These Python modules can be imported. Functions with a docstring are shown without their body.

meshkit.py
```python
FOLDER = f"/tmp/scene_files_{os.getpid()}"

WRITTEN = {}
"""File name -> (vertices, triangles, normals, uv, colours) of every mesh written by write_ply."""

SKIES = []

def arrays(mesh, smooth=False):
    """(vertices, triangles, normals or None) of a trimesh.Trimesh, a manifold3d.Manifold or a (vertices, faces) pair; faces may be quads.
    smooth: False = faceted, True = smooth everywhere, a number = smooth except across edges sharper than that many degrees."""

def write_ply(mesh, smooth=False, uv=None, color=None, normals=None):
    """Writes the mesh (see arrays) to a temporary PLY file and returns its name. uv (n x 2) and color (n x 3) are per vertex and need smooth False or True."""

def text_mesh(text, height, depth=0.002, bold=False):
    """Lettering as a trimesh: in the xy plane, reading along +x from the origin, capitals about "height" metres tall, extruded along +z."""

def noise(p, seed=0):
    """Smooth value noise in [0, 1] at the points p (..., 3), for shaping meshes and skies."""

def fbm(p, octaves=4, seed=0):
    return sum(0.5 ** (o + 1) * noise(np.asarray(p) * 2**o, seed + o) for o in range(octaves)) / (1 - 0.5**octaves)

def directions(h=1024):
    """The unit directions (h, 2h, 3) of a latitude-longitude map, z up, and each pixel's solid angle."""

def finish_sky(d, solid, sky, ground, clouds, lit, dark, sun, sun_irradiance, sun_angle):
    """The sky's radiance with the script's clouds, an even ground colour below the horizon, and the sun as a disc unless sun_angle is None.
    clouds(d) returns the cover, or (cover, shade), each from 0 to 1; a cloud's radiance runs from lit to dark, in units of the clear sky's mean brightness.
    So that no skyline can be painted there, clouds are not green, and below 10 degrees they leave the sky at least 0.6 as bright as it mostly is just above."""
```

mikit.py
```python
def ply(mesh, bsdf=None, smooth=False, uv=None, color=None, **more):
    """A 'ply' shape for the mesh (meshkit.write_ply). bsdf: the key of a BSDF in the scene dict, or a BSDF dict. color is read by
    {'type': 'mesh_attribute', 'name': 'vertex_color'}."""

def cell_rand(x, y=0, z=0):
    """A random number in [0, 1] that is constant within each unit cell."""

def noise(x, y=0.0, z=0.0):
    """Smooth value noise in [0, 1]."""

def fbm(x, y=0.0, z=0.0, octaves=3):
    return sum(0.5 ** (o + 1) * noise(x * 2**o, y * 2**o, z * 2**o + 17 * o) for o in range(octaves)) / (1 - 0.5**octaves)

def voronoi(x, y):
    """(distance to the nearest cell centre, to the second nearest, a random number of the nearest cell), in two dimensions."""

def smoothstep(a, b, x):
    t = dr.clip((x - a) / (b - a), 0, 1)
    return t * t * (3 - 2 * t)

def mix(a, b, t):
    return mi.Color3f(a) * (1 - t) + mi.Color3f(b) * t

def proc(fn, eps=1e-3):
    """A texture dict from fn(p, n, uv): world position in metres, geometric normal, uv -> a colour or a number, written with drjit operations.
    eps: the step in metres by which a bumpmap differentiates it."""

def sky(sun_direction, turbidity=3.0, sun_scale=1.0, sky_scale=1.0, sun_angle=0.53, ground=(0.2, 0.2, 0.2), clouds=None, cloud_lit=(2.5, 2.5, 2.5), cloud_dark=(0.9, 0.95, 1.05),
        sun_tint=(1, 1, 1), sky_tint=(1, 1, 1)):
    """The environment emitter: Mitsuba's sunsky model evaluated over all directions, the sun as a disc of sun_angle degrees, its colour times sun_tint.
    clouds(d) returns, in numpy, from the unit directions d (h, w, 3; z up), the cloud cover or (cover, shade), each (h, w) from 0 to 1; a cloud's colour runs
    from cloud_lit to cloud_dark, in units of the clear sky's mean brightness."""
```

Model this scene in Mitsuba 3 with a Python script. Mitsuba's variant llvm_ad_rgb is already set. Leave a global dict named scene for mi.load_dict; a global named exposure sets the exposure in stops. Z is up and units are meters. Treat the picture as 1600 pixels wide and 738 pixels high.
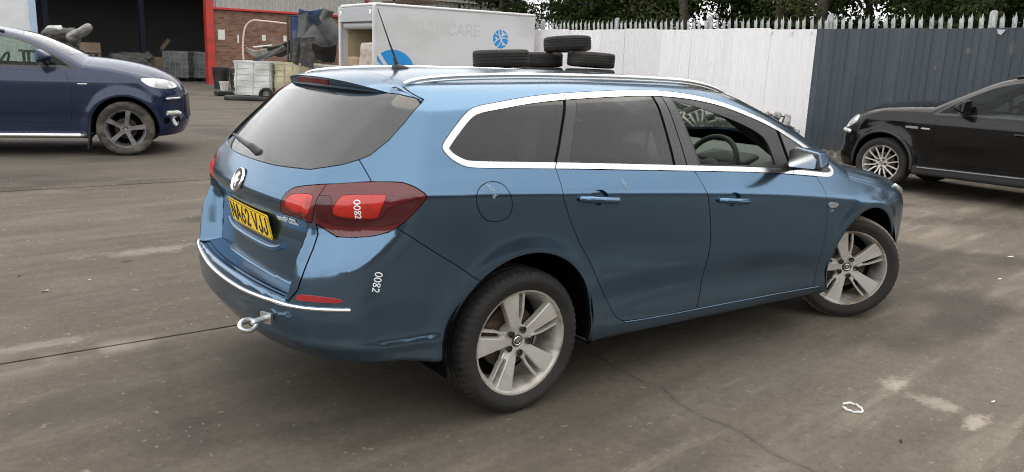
import math, numpy as np, trimesh, mitsuba as mi, mikit, meshkit, drjit as dr
import manifold3d as m3
from shapely.geometry import Polygon, box as sbox, LineString, Point
from shapely import affinity
from scipy.interpolate import PchipInterpolator as PC, CubicSpline as CS
T4 = mi.ScalarTransform4f
scene, labels = {}, {}
RNG = np.random.default_rng(11)

# ---------------------------------------------------------------- camera, sky, exposure
EYE = np.array([-2.1210693, -3.5333611, 1.5796758]); YAW, PITCH, ROLL, FPX = 0.92280792, 0.2195115, 0.0389621, 1256.0
fwd = np.array([math.cos(YAW)*math.cos(PITCH), math.sin(YAW)*math.cos(PITCH), -math.sin(PITCH)])
rgt = np.cross(fwd, [0, 0, 1]); rgt /= np.linalg.norm(rgt); upv = np.cross(rgt, fwd)
upr = -math.sin(ROLL)*rgt + math.cos(ROLL)*upv
scene['camera'] = {'type': 'perspective', 'fov': 2*math.degrees(math.atan(800/FPX)), 'fov_axis': 'x', 'near_clip': 0.05, 'far_clip': 600.0,
                   'to_world': T4().look_at(origin=EYE.tolist(), target=(EYE+fwd).tolist(), up=upr.tolist())}
def cloud_cover(d):
    p = d / np.maximum(d[..., 2:], 0.12)
    n = meshkit.fbm(np.stack([p[..., 0]*0.55, p[..., 1]*0.55, 0*p[..., 0]+3.1], -1), 4, seed=5)
    return np.ones(d.shape[:2]), np.clip((n-0.40)*2.6, 0, 1)*0.55
scene['sky'] = mikit.sky((0.34, 0.26, 0.90), turbidity=3, sun_scale=0.12, sun_angle=60, clouds=cloud_cover, cloud_lit=(2.5, 2.5, 2.5), cloud_dark=(1.15, 1.18, 1.22), sun_tint=(.94, .98, 1.06))
exposure = 2.95

# ---------------------------------------------------------------- materials
def rgb(*c): return {'type': 'rgb', 'value': list(c)}
def mat(key, d): scene[key] = d; return key
def prin(key, col, rough=0.5, metal=0.0, **k):
    col = mikit.proc(col) if callable(col) else rgb(*col)
    return mat(key, {'type': 'twosided', 'bsdf': {'type': 'principled', 'base_color': col, 'roughness': rough, 'metallic': metal, **k}})
def bumped(key, col, rough, fn, scale, **k):
    return mat(key, {'type': 'twosided', 'bsdf': {'type': 'bumpmap', 'arbitrary': mikit.proc(fn, eps=0.004), 'scale': scale,
               'bsdf': {'type': 'principled', 'base_color': mikit.proc(col) if callable(col) else rgb(*col), 'roughness': rough, **k}}})
C3 = mi.Color3f
fb, ns, ss, mx = mikit.fbm, mikit.noise, mikit.smoothstep, mikit.mix
def dirty(c, d, amt=0.5, sc=1.6):
    return lambda p, n, uv: mx(c, d, amt*ss(0.42, 0.75, fb(p.x*sc+3, p.y*sc, p.z*sc*1.7, 4)))
def paint_col(p, n, uv):
    low = ss(0.60, 0.20, p.z)*(0.25+0.9*fb(p.x*7, p.y*7, p.z*5, 4))
    return mx([0.094, 0.171, 0.264], [0.09, 0.085, 0.078], 0.5*low+0.06*ss(0.5, 0.8, fb(p.x*3, p.y*3, p.z*3, 3)))
prin('paint_blue', paint_col, 0.155, 0.94, specular=0.6, clearcoat=1.0, clearcoat_gloss=0.96)
prin('paint_navy', (0.007, 0.017, 0.052), 0.13, 0.35, clearcoat=1.0, clearcoat_gloss=0.95)
prin('paint_black', (0.001, 0.001, 0.0013), 0.10, 0.1, specular=0.35, clearcoat=0.4, clearcoat_gloss=0.95)
prin('black_plastic', dirty((0.018, 0.018, 0.019), (0.05, 0.047, 0.043), 0.5), 0.5)
prin('black_gloss', (0.02, 0.02, 0.022), 0.25, clearcoat=0.6)
mat('black_hole', {'type': 'twosided', 'bsdf': {'type': 'diffuse', 'reflectance': rgb(.005, .005, .005)}})
prin('rubber', dirty((0.013, 0.0125, 0.012), (0.042, 0.037, 0.031), 0.55, 5), 0.75)
prin('rubber_dirty', dirty((0.035, 0.032, 0.028), (0.12, 0.105, 0.085), 0.95, 6), 0.85)
prin('chrome', (0.86, 0.86, 0.86), 0.12, 1.0)
prin('satin_chrome', (0.83, 0.83, 0.82), 0.25, 1.0)
prin('alloy', dirty((0.74, 0.73, 0.70), (0.46, 0.42, 0.36), 0.35, 9), 0.32, 0.6)
prin('alloy_rim', dirty((0.54, 0.52, 0.48), (0.20, 0.16, 0.11), 0.8, 9), 0.42, 0.6)
prin('alloy_grey', dirty((0.22, 0.22, 0.225), (0.1, 0.09, 0.08), 0.6, 9), 0.42, 0.5)
def dirty_tread(p, n, uv):
    s, c = math.sin(math.radians(38)), math.cos(math.radians(38)); x, y, z = p.x-2.70, p.y+.765, p.z-.334
    ax = -x*s-y*c; r = dr.sqrt(dr.maximum(x*x+y*y+z*z-ax*ax, 0)); k = ss(.316, .330, r)*(.45+.75*fb(p.x*9, p.y*9, p.z*9, 3))
    return mx(mx([.013, .0125, .012], [.05, .044, .036], .5*fb(p.x*7, p.y*7, p.z*7, 3)), [.19, .16, .115], dr.minimum(k, 1))
prin('rubber_mud', dirty_tread, 0.85)
prin('brake_rust', dirty((0.05, 0.035, 0.028), (0.16, 0.08, 0.045), 0.6, 20), 0.8)
prin('dark_metal', dirty((0.04, 0.04, 0.04), (0.08, 0.06, 0.045), 0.6, 6), 0.6, 0.4)
prin('steel', (0.62, 0.63, 0.62), 0.3, 0.9)
prin('lens_red', (0.10, 0.004, 0.007), 0.08, clearcoat=1.0, clearcoat_gloss=1.0)
prin('lens_dark', (0.062, 0.004, 0.007), 0.08, clearcoat=1.0, clearcoat_gloss=1.0)
prin('lens_bright', lambda p, n, uv: mx([0.50, 0.020, 0.012], [0.16, 0.008, 0.008], ss(.30, .62, .6*fb(p.y*13, p.z*13, p.x*13, 3)+.4*mi.Float(ss(.97, .93, p.z)))), 0.15, clearcoat=1.0, clearcoat_gloss=1.0)
prin('reflector_red', (0.33, 0.012, 0.014), 0.2, clearcoat=1.0)
prin('plate_yellow', (0.86, 0.56, 0.015), 0.35, clearcoat=0.3)
prin('letter_silver', (0.72, 0.73, 0.74), 0.35, 0.2)
prin('ink_black', (0.012, 0.012, 0.012), 0.5)
prin('marker_white', (0.82, 0.84, 0.86), 0.7)
prin('marker_faint', (0.30, 0.40, 0.48), 0.7)
prin('trim_dark', (0.022, 0.023, 0.022), 0.7)
prin('trim_grey', (0.085, 0.092, 0.085), 0.75)
prin('trim_light', (0.20, 0.205, 0.19), 0.85)
prin('seat_cloth', lambda p, n, uv: mx([0.03, 0.03, 0.031], [0.055, 0.055, 0.055], ns(p.x*90, p.y*90, p.z*90)), 0.9)
def tinted(key, tint, w, ior=1.52, body=(.006, .007, .007)):
    return mat(key, {'type': 'blendbsdf', 'weight': w, 'a': {'type': 'thindielectric', 'int_ior': ior, 'specular_transmittance': rgb(*tint)},
                     'b': {'type': 'twosided', 'bsdf': {'type': 'principled', 'base_color': rgb(*body), 'roughness': 0.04, 'specular': 0.75 if ior < 1.55 else 1.0, 'clearcoat': 0.0 if ior < 1.7 else 1.0, 'clearcoat_gloss': 1.0}}})
tinted('glass_privacy', (.44, .47, .45), .50, 1.6)
tinted('glass_rear', (.34, .37, .35), .50, 2.9)
tinted('glass_green', (.74, .84, .77), .16)
mat('glass_lamp', {'type': 'thindielectric', 'int_ior': 1.5, 'specular_transmittance': rgb(0.92, 0.93, 0.93)})
prin('lamp_bowl', (0.75, 0.76, 0.76), 0.2, 0.6)
prin('lamp_clear', lambda p, n, uv: mx([.30, .31, .31], [.66, .68, .67], ss(.35, .6, ns(p.x*11+p.y*7, p.z*14))), 0.12, 0.3, clearcoat=1.0)

# ---------------------------------------------------------------- naming and mesh helpers
def numbered(key):
    if key not in scene and key not in labels and not any(k.startswith(key+'__') for k in scene): return key
    i = 1
    while True:
        k = f'{key}_{i:03d}'
        if k not in scene and k not in labels and not any(q.startswith(k+'__') for q in scene): return k
        i += 1
XF = [None]
def put(key, shape, label=None, cat=None, group=None, kind=None):
    key = numbered(key)
    if XF[0] is not None and 'to_world' not in shape: shape = {**shape, 'to_world': T4(XF[0])}
    scene[key] = shape
    tagk(key, label, cat, group, kind)
    return key
def tagk(key, label=None, cat=None, group=None, kind=None):
    d = {k: v for k, v in dict(label=label, category=cat, group=group, kind=kind).items() if v}
    if d: labels[key] = d
def thing(key, label, cat, group=None):
    key = numbered(key); tagk(key, label, cat, group); return key
def ply(mesh, bsdf, smooth=30, **k): return mikit.ply(mesh, bsdf, smooth=smooth, **k)
def add(key, mesh, bsdf, smooth=30, **k): return put(key, ply(mesh, bsdf, smooth), **k)
cat_ = trimesh.util.concatenate
def boxm(c, s, rz=0.0, ry=0.0, rx=0.0):
    b = trimesh.creation.box(extents=s)
    M = trimesh.transformations.euler_matrix(rx, ry, rz); M[:3, 3] = c
    b.apply_transform(M); return b
def rbox(c, s, r=0.02, rz=0.0, ry=0.0, rx=0.0, seg=8):
    r = min(r, min(s)/2*0.98); sp = m3.Manifold.sphere(r, seg)
    h = np.array(s)/2-r
    man = m3.Manifold.batch_hull([sp.translate([float(a*h[0]), float(b*h[1]), float(c_*h[2])]) for a in (-1, 1) for b in (-1, 1) for c_ in (-1, 1)])
    t = totri(man); M = trimesh.transformations.euler_matrix(rx, ry, rz); M[:3, 3] = c
    t.apply_transform(M); return t
def totri(man):
    m = man.to_mesh(); return trimesh.Trimesh(np.array(m.vert_properties[:, :3], float), np.array(m.tri_verts), process=False)
def hullm(pts, rad, seg=12):
    rad = np.broadcast_to(rad, (len(pts),))
    return totri(m3.Manifold.batch_hull([m3.Manifold.sphere(float(r), seg).translate([float(v) for v in p]) for p, r in zip(pts, rad)]))
def tube(pts, rad, sides=8, closed=False, caps=True):
    p = np.asarray(pts, float); n = len(p); rad = np.broadcast_to(rad, (n,))
    t = (np.roll(p, -1, 0)-np.roll(p, 1, 0)) if closed else np.gradient(p, axis=0)
    t /= np.linalg.norm(t, axis=1, keepdims=True)+1e-12
    a = np.cross(t[0], [0, 0, 1.0] if abs(t[0, 2]) < 0.9 else [1.0, 0, 0]); A = []
    for k in range(n):
        a = a-t[k]*(a@t[k]); a /= np.linalg.norm(a)+1e-12; A.append(a)
    A = np.array(A); B = np.cross(t, A); g = np.arange(sides)*2*np.pi/sides
    v = p[:, None]+rad[:, None, None]*(np.cos(g)[None, :, None]*A[:, None]+np.sin(g)[None, :, None]*B[:, None])
    m = n if closed else n-1
    i, j = np.meshgrid(np.arange(m), np.arange(sides), indexing='ij'); i2 = (i+1) % n; j2 = (j+1) % sides
    q = np.stack([i*sides+j, i2*sides+j, i2*sides+j2, i*sides+j2], -1).reshape(-1, 4)
    f = np.vstack([q[:, [0, 2, 1]], q[:, [0, 3, 2]]]); V = v.reshape(-1, 3)
    if caps and not closed:
        V = np.vstack([V, p[:1], p[-1:]]); c0, c1 = len(V)-2, len(V)-1; r = np.arange(sides)
        f = np.vstack([f, np.stack([r, (r+1) % sides, 0*r+c0], 1), np.stack([(n-1)*sides+(r+1) % sides, (n-1)*sides+r, 0*r+c1], 1)])
    return trimesh.Trimesh(V, f, process=False)
def lathe(prof, seg=64, closed=False):
    """profile of (r, z) revolved about z."""
    pr = np.asarray(prof, float); n = len(pr); g = np.arange(seg)*2*np.pi/seg
    v = np.stack([pr[:, None, 0]*np.cos(g), pr[:, None, 0]*np.sin(g), np.broadcast_to(pr[:, None, 1], (n, seg))], -1).reshape(-1, 3)
    m = n if closed else n-1
    i, j = np.meshgrid(np.arange(m), np.arange(seg), indexing='ij'); i2 = (i+1) % n; j2 = (j+1) % seg
    q = np.stack([i*seg+j, i*seg+j2, i2*seg+j2, i2*seg+j], -1).reshape(-1, 4)
    return trimesh.Trimesh(v, np.vstack([q[:, [0, 1, 2]], q[:, [0, 2, 3]]]), process=False)
def extr(poly, h, z0=0.0):
    gs = [g for g in getattr(poly, 'geoms', [poly]) if g.area > 1e-9]
    m = cat_([trimesh.creation.extrude_polygon(g, h, engine='earcut') for g in gs]); m.apply_translation([0, 0, z0]); return m
def mat4(cols, o=(0, 0, 0)):
    M = np.eye(4); M[:3, :3] = np.array(cols, float).T; M[:3, 3] = o; return M
def moved(m, M): m = m.copy(); m.apply_transform(M); return m
def spline(pts, n=40, closed=False):
    p = np.asarray(pts, float)
    if closed: p = np.vstack([p, p[:1]])
    s = np.r_[0, np.cumsum(np.linalg.norm(np.diff(p, axis=0), axis=1))]
    c = CS(s, p, bc_type='periodic' if closed else 'natural') if closed else PC(s, p)
    return c(np.linspace(0, s[-1], n+1)[:-1] if closed else np.linspace(0, s[-1], n))
def chaikin(pts, it=2, closed=True):
    p = np.asarray(pts, float)
    for _ in range(it):
        q = np.roll(p, -1, 0)
        p = np.stack([p*.75+q*.25, p*.25+q*.75], 1).reshape(-1, 2)
    return p

# ---------------------------------------------------------------- car bodies: implicit solids cut into panels
def rmax(a, b, r):
    u = np.maximum(r+a, 0); v = np.maximum(r+b, 0)
    return np.minimum(-r, np.maximum(a, b))+np.hypot(u, v)
def surface_net(F, lo, hi, h):
    """Symmetric about y = 0; returns the closed surface F = 0 as vertices and triangles."""
    ny = int(math.ceil(hi[1]/h/4)*4); x = lo[0]+h*np.arange(int(math.ceil((hi[0]-lo[0])/h/4)*4)+1); y = h*(np.arange(ny+1)); z = lo[2]+h*np.arange(int(math.ceil((hi[2]-lo[2])/h/4)*4)+1)
    G = np.full((len(x), len(y), len(z)), 1.0)
    Xc, Yc, Zc_ = np.meshgrid(x[::4], y[::4], z[::4], indexing='ij'); Fc = F(Xc.ravel(), Yc.ravel(), Zc_.ravel()).reshape(Xc.shape)
    blk = np.stack([Fc[a:Fc.shape[0]-1+a, b:Fc.shape[1]-1+b, c:Fc.shape[2]-1+c] for a in (0, 1) for b in (0, 1) for c in (0, 1)])
    near = (np.abs(blk).min(0) < 5.2*h) | ((blk.min(0) < 0) & (blk.max(0) > 0))
    G[:-1, :-1, :-1] = np.repeat(np.repeat(np.repeat(np.where(blk.mean(0) < 0, -1.0, 1.0), 4, 0), 4, 1), 4, 2)
    pad = np.zeros(G.shape, bool); nm = np.repeat(np.repeat(np.repeat(near, 4, 0), 4, 1), 4, 2)
    for a in (0, 1):
        for b in (0, 1):
            for c in (0, 1): pad[a:a+nm.shape[0], b:b+nm.shape[1], c:c+nm.shape[2]] |= nm
    ii = np.argwhere(pad); G[pad] = F(x[ii[:, 0]], y[ii[:, 1]], z[ii[:, 2]])
    G = np.concatenate([G[:, :0:-1], G], 1); y = np.r_[-y[:0:-1], y]
    S = G < 0
    c = np.stack([S[a:S.shape[0]-1+a, b:S.shape[1]-1+b, d:S.shape[2]-1+d] for a in (0, 1) for b in (0, 1) for d in (0, 1)])
    act = c.any(0) & ~c.all(0); idx = -np.ones(act.shape, int); cells = np.argwhere(act); idx[act] = np.arange(len(cells))
    acc = np.zeros((len(cells), 3)); cnt = np.zeros(len(cells))
    corners = np.array([[a, b, d] for a in (0, 1) for b in (0, 1) for d in (0, 1)])
    for i in range(8):
        for j in range(i+1, 8):
            if np.abs(corners[i]-corners[j]).sum() != 1: continue
            va = G[tuple((cells+corners[i]).T)]; vb = G[tuple((cells+corners[j]).T)]; cr = (va < 0) != (vb < 0)
            t = np.where(cr, va/(va-vb+1e-30*(va == vb)), 0)[:, None]
            acc += np.where(cr[:, None], corners[i]*(1-t)+corners[j]*t, 0); cnt += cr
    V = np.array([x[0], y[0], z[0]])+h*(cells+acc/cnt[:, None])
    Q = []
    for ax in range(3):
        sl0 = [slice(1, -1)]*3; o1, o2 = [k for k in range(3) if k != ax]
        A = np.moveaxis(S, ax, 0); a0 = A[:-1, 1:-1, 1:-1]; a1 = A[1:, 1:-1, 1:-1]
        I = np.moveaxis(idx, ax, 0); w = np.argwhere(a0 != a1)
        if not len(w): continue
        s = a0[tuple(w.T)]; k, u, v = w.T
        q = np.stack([I[k, u, v], I[k, u+1, v], I[k, u+1, v+1], I[k, u, v+1]], 1)
        if ax == 1: q = q[:, ::-1]
        Q.append(np.where(s[:, None], q, q[:, ::-1]))
    Q = np.vstack(Q)
    for _ in range(4):
        g, f = grad(F, V); V = V-np.clip(f/np.maximum((g**2).sum(1), 0.05), -h, h)[:, None]*g
    d1 = np.linalg.norm(V[Q[:, 0]]-V[Q[:, 2]], axis=1); d2 = np.linalg.norm(V[Q[:, 1]]-V[Q[:, 3]], axis=1)
    tri = np.where((d1 <= d2)[:, None, None], Q[:, [[0, 1, 2], [0, 2, 3]]], Q[:, [[0, 1, 3], [1, 2, 3]]]).reshape(-1, 3)
    return V, tri
def grad(F, P, e=1.5e-3):
    f = F(P[:, 0], P[:, 1], P[:, 2])
    g = np.stack([F(P[:, 0]+e*(k == 0), P[:, 1]+e*(k == 1), P[:, 2]+e*(k == 2))-F(P[:, 0]-e*(k == 0), P[:, 1]-e*(k == 1), P[:, 2]-e*(k == 2)) for k in range(3)], -1)/(2*e)
    return g, f
def man(V, T_):
    m = m3.Manifold(m3.Mesh(vert_properties=np.asarray(V, np.float32), tri_verts=np.asarray(T_, np.uint32)))
    return m
FR = {'side': ((1, 0, 0), (0, 0, 1), (0, 1, 0)), 'rear': ((0, 1, 0), (0, 0, 1), (1, 0, 0)), 'top': ((1, 0, 0), (0, 1, 0), (0, 0, 1)),
      'corner': ((0.6, -0.8, 0), (0, 0, 1), (0.8, 0.6, 0))}
class Body:
    def __init__(self, F, lo, hi, h, t=0.014):
        self.F, self.t = F, t
        V, T_ = surface_net(F, lo, hi, h); self.V, self.T = V, T_
        g, _ = grad(F, V); self.N = g/np.linalg.norm(g, axis=1, keepdims=True)
        out = man(V, T_)
        if out.volume() < 0: T_ = T_[:, ::-1]; self.T = T_; out = man(V, T_)
        self.outer = out
        self.shell = out-man(V-self.N*t, T_)
        self._proud = {}
    def proud(self, k):
        if k not in self._proud:
            self._proud[k] = man(self.V+self.N*k, self.T)-man(self.V-self.N*0.008, self.T)
        return self._proud[k]
    def prism(self, frame, poly, d0, d1, mirror=False):
        poly = poly if hasattr(poly, 'geom_type') else Polygon(poly)
        poly = poly.buffer(0)
        cs = m3.CrossSection([np.asarray(r.coords)[:-1] for g in getattr(poly, 'geoms', [poly]) for r in (g.exterior, *g.interiors)], m3.FillRule.EvenOdd)
        e1, e2, e3 = map(np.array, FR[frame]); M = np.zeros((3, 4)); M[:, 0], M[:, 1], M[:, 2], M[:, 3] = e1, e2, e3, np.array(e3)*d0
        if mirror: M[1] *= -1
        return cs.extrude(d1-d0).transform(M)
    def project(self, P, k=0.0, it=6):
        P = np.array(P, float)
        for _ in range(it):
            g, f = grad(self.F, P); P = P-np.clip(f/np.maximum((g**2).sum(1), .05), -.05, .05)[:, None]*g
        g, _ = grad(self.F, P); n = g/np.linalg.norm(g, axis=1, keepdims=True)
        return P+n*k, n
    def emit(self, key, manif, bsdf, inner=None, sheet=False, off=0.0, **kw):
        m = manif.to_mesh(); V = np.array(m.vert_properties[:, :3], float); T_ = np.array(m.tri_verts)
        if not len(T_): return None
        g, f = grad(self.F, V); gl = np.linalg.norm(g, axis=1); n = g/np.maximum(gl, 1e-9)[:, None]; d = f/np.maximum(gl, 1e-9)
        fn = np.cross(V[T_[:, 1]]-V[T_[:, 0]], V[T_[:, 2]]-V[T_[:, 0]]); fa = np.linalg.norm(fn, axis=1); fn /= np.maximum(fa, 1e-14)[:, None]
        ok = fa > 1e-12; self.last = key
        tol = 0.0045
        outer = ok & (np.abs(d[T_]-off) < tol).all(1) & ((n[T_]*fn[:, None]).sum(-1).mean(1) > 0.35)
        inn = ok & (np.abs(d[T_]+(self.t if off == 0 else 0.008)) < tol).all(1) & ((n[T_]*fn[:, None]).sum(-1).mean(1) < -0.35)
        def soup(mask, nn):
            f_ = T_[mask]; return V[f_].reshape(-1, 3), np.arange(3*len(f_)).reshape(-1, 3), nn
        def shape(parts, b):
            vs, ts, nsn, o = [], [], [], 0
            for v, t, q in parts:
                vs.append(v); ts.append(t+o); nsn.append(q); o += len(v)
            v, t, q = np.vstack(vs), np.vstack(ts), np.vstack(nsn)
            # weld identical corners
            _, first, inv = np.unique(np.round(np.hstack([v, q]), 5), axis=0, return_index=True, return_inverse=True)
            return {'type': 'ply', 'filename': meshkit.write_ply((v[first], inv.reshape(-1)[t]), normals=q[first]), 'face_normals': False, 'bsdf': {'type': 'ref', 'id': b}}
        so = soup(outer, n[T_[outer]].reshape(-1, 3))
        if sheet: return put(key, shape([so], bsdf), **kw)
        rest = ok & ~outer & ~(inn if inner else np.zeros(len(T_), bool))
        sr = soup(rest, np.repeat(fn[rest], 3, 0))
        k = put(key, shape([so, sr], bsdf), **kw)
        if inner and inn.sum() > 10:
            put(k+'__inner_trim', shape([soup(inn, -n[T_[inn]].reshape(-1, 3))], inner))
        return k
    def stroke(self, pts2, o, e1, e2, rad, k=0.001, sides=5):
        """Handwriting: polyline in the tangent frame at o laid onto the surface as a thin bead."""
        P = np.array(o)+np.outer(pts2[:, 0], e1)+np.outer(pts2[:, 1], e2); P, n = self.project(P, k)
        return tube(P, rad, sides)
GLY = {'0': [[(0.3+.3*math.cos(a), .5+.5*math.sin(a)) for a in np.linspace(1.2, 1.2+6.5, 22)]],
       '8': [[(0.3+.28*math.sin(2*a), .5+.5*math.cos(a)) for a in np.linspace(.2, 6.4, 30)]],
       '2': [[(.02, .8), (.15, .97), (.38, .97), (.52, .8), (.45, .55), (.2, .25), (0, 0), (.25, .06), (.6, .02)]]}
def handwriting(B, key, text, o, e1, e2, h, rad, bsdf, **kw):
    ms, x = [], 0.0
    for ch in text:
        for s in GLY[ch]:
            q = spline(np.array(s), 26)*h*np.array([.85, 1])+np.array([x, 0]); ms.append(B.stroke(q, o, np.array(e1, float), np.array(e2, float), rad))
        x += h*0.72
    return add(key, cat_(ms), bsdf, smooth=60, **kw)

# ---------------------------------------------------------------- wheels (axis +z is outboard)
def tyre_mesh(R, w, bead, seg=180, lat=60):
    z = w/2
    prof = [(bead, z*.80), (bead+.006, z*.88), (bead+(R-bead)*.45, z*1.0), (R-.035, z*.97), (R-.014, z*.88), (R-.006, z*.78), (R-.001, z*.66)]
    for g in (.5, .17, -.17, -.5):
        prof += [(R, z*(g+.06)), (R-.008, z*(g+.05)), (R-.008, z*(g-.05)), (R, z*(g-.06))]
    prof += [(R-.001, -z*.66), (R-.006, -z*.78), (R-.014, -z*.88), (R-.035, -z*.97), (bead+(R-bead)*.45, -z), (bead+.006, -z*.88), (bead, -z*.8)]
    m = lathe(prof, seg); V = np.array(m.vertices); n = len(prof)
    r = np.hypot(V[:, 0], V[:, 1]); a = np.arctan2(V[:, 1], V[:, 0]); k = np.tile(np.arange(seg), n)
    rowz = np.abs(V[:, 2])/z
    cut = ((k % (seg//lat)) == 0) & (rowz > .56) & (rowz < .93) & (r > R-.03)
    s = np.where(cut, 1-.007/r, 1.0); V[:, :2] *= s[:, None]
    return trimesh.Trimesh(V, m.faces, process=False)
def spoke_poly(path_l, path_r): return Polygon(list(path_l)+list(path_r)[::-1])
def radial_extrude(poly, th, f):
    m = extr(poly, th); m = m.subdivide_to_size(0.05) if len(m.faces) < 400 else m
    V = np.array(m.vertices); r = np.hypot(V[:, 0], V[:, 1]); V[:, 2] += f(r); return trimesh.Trimesh(V, m.faces, process=False)
def rotz(poly, deg): return affinity.rotate(poly, deg, origin=(0, 0))
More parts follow.
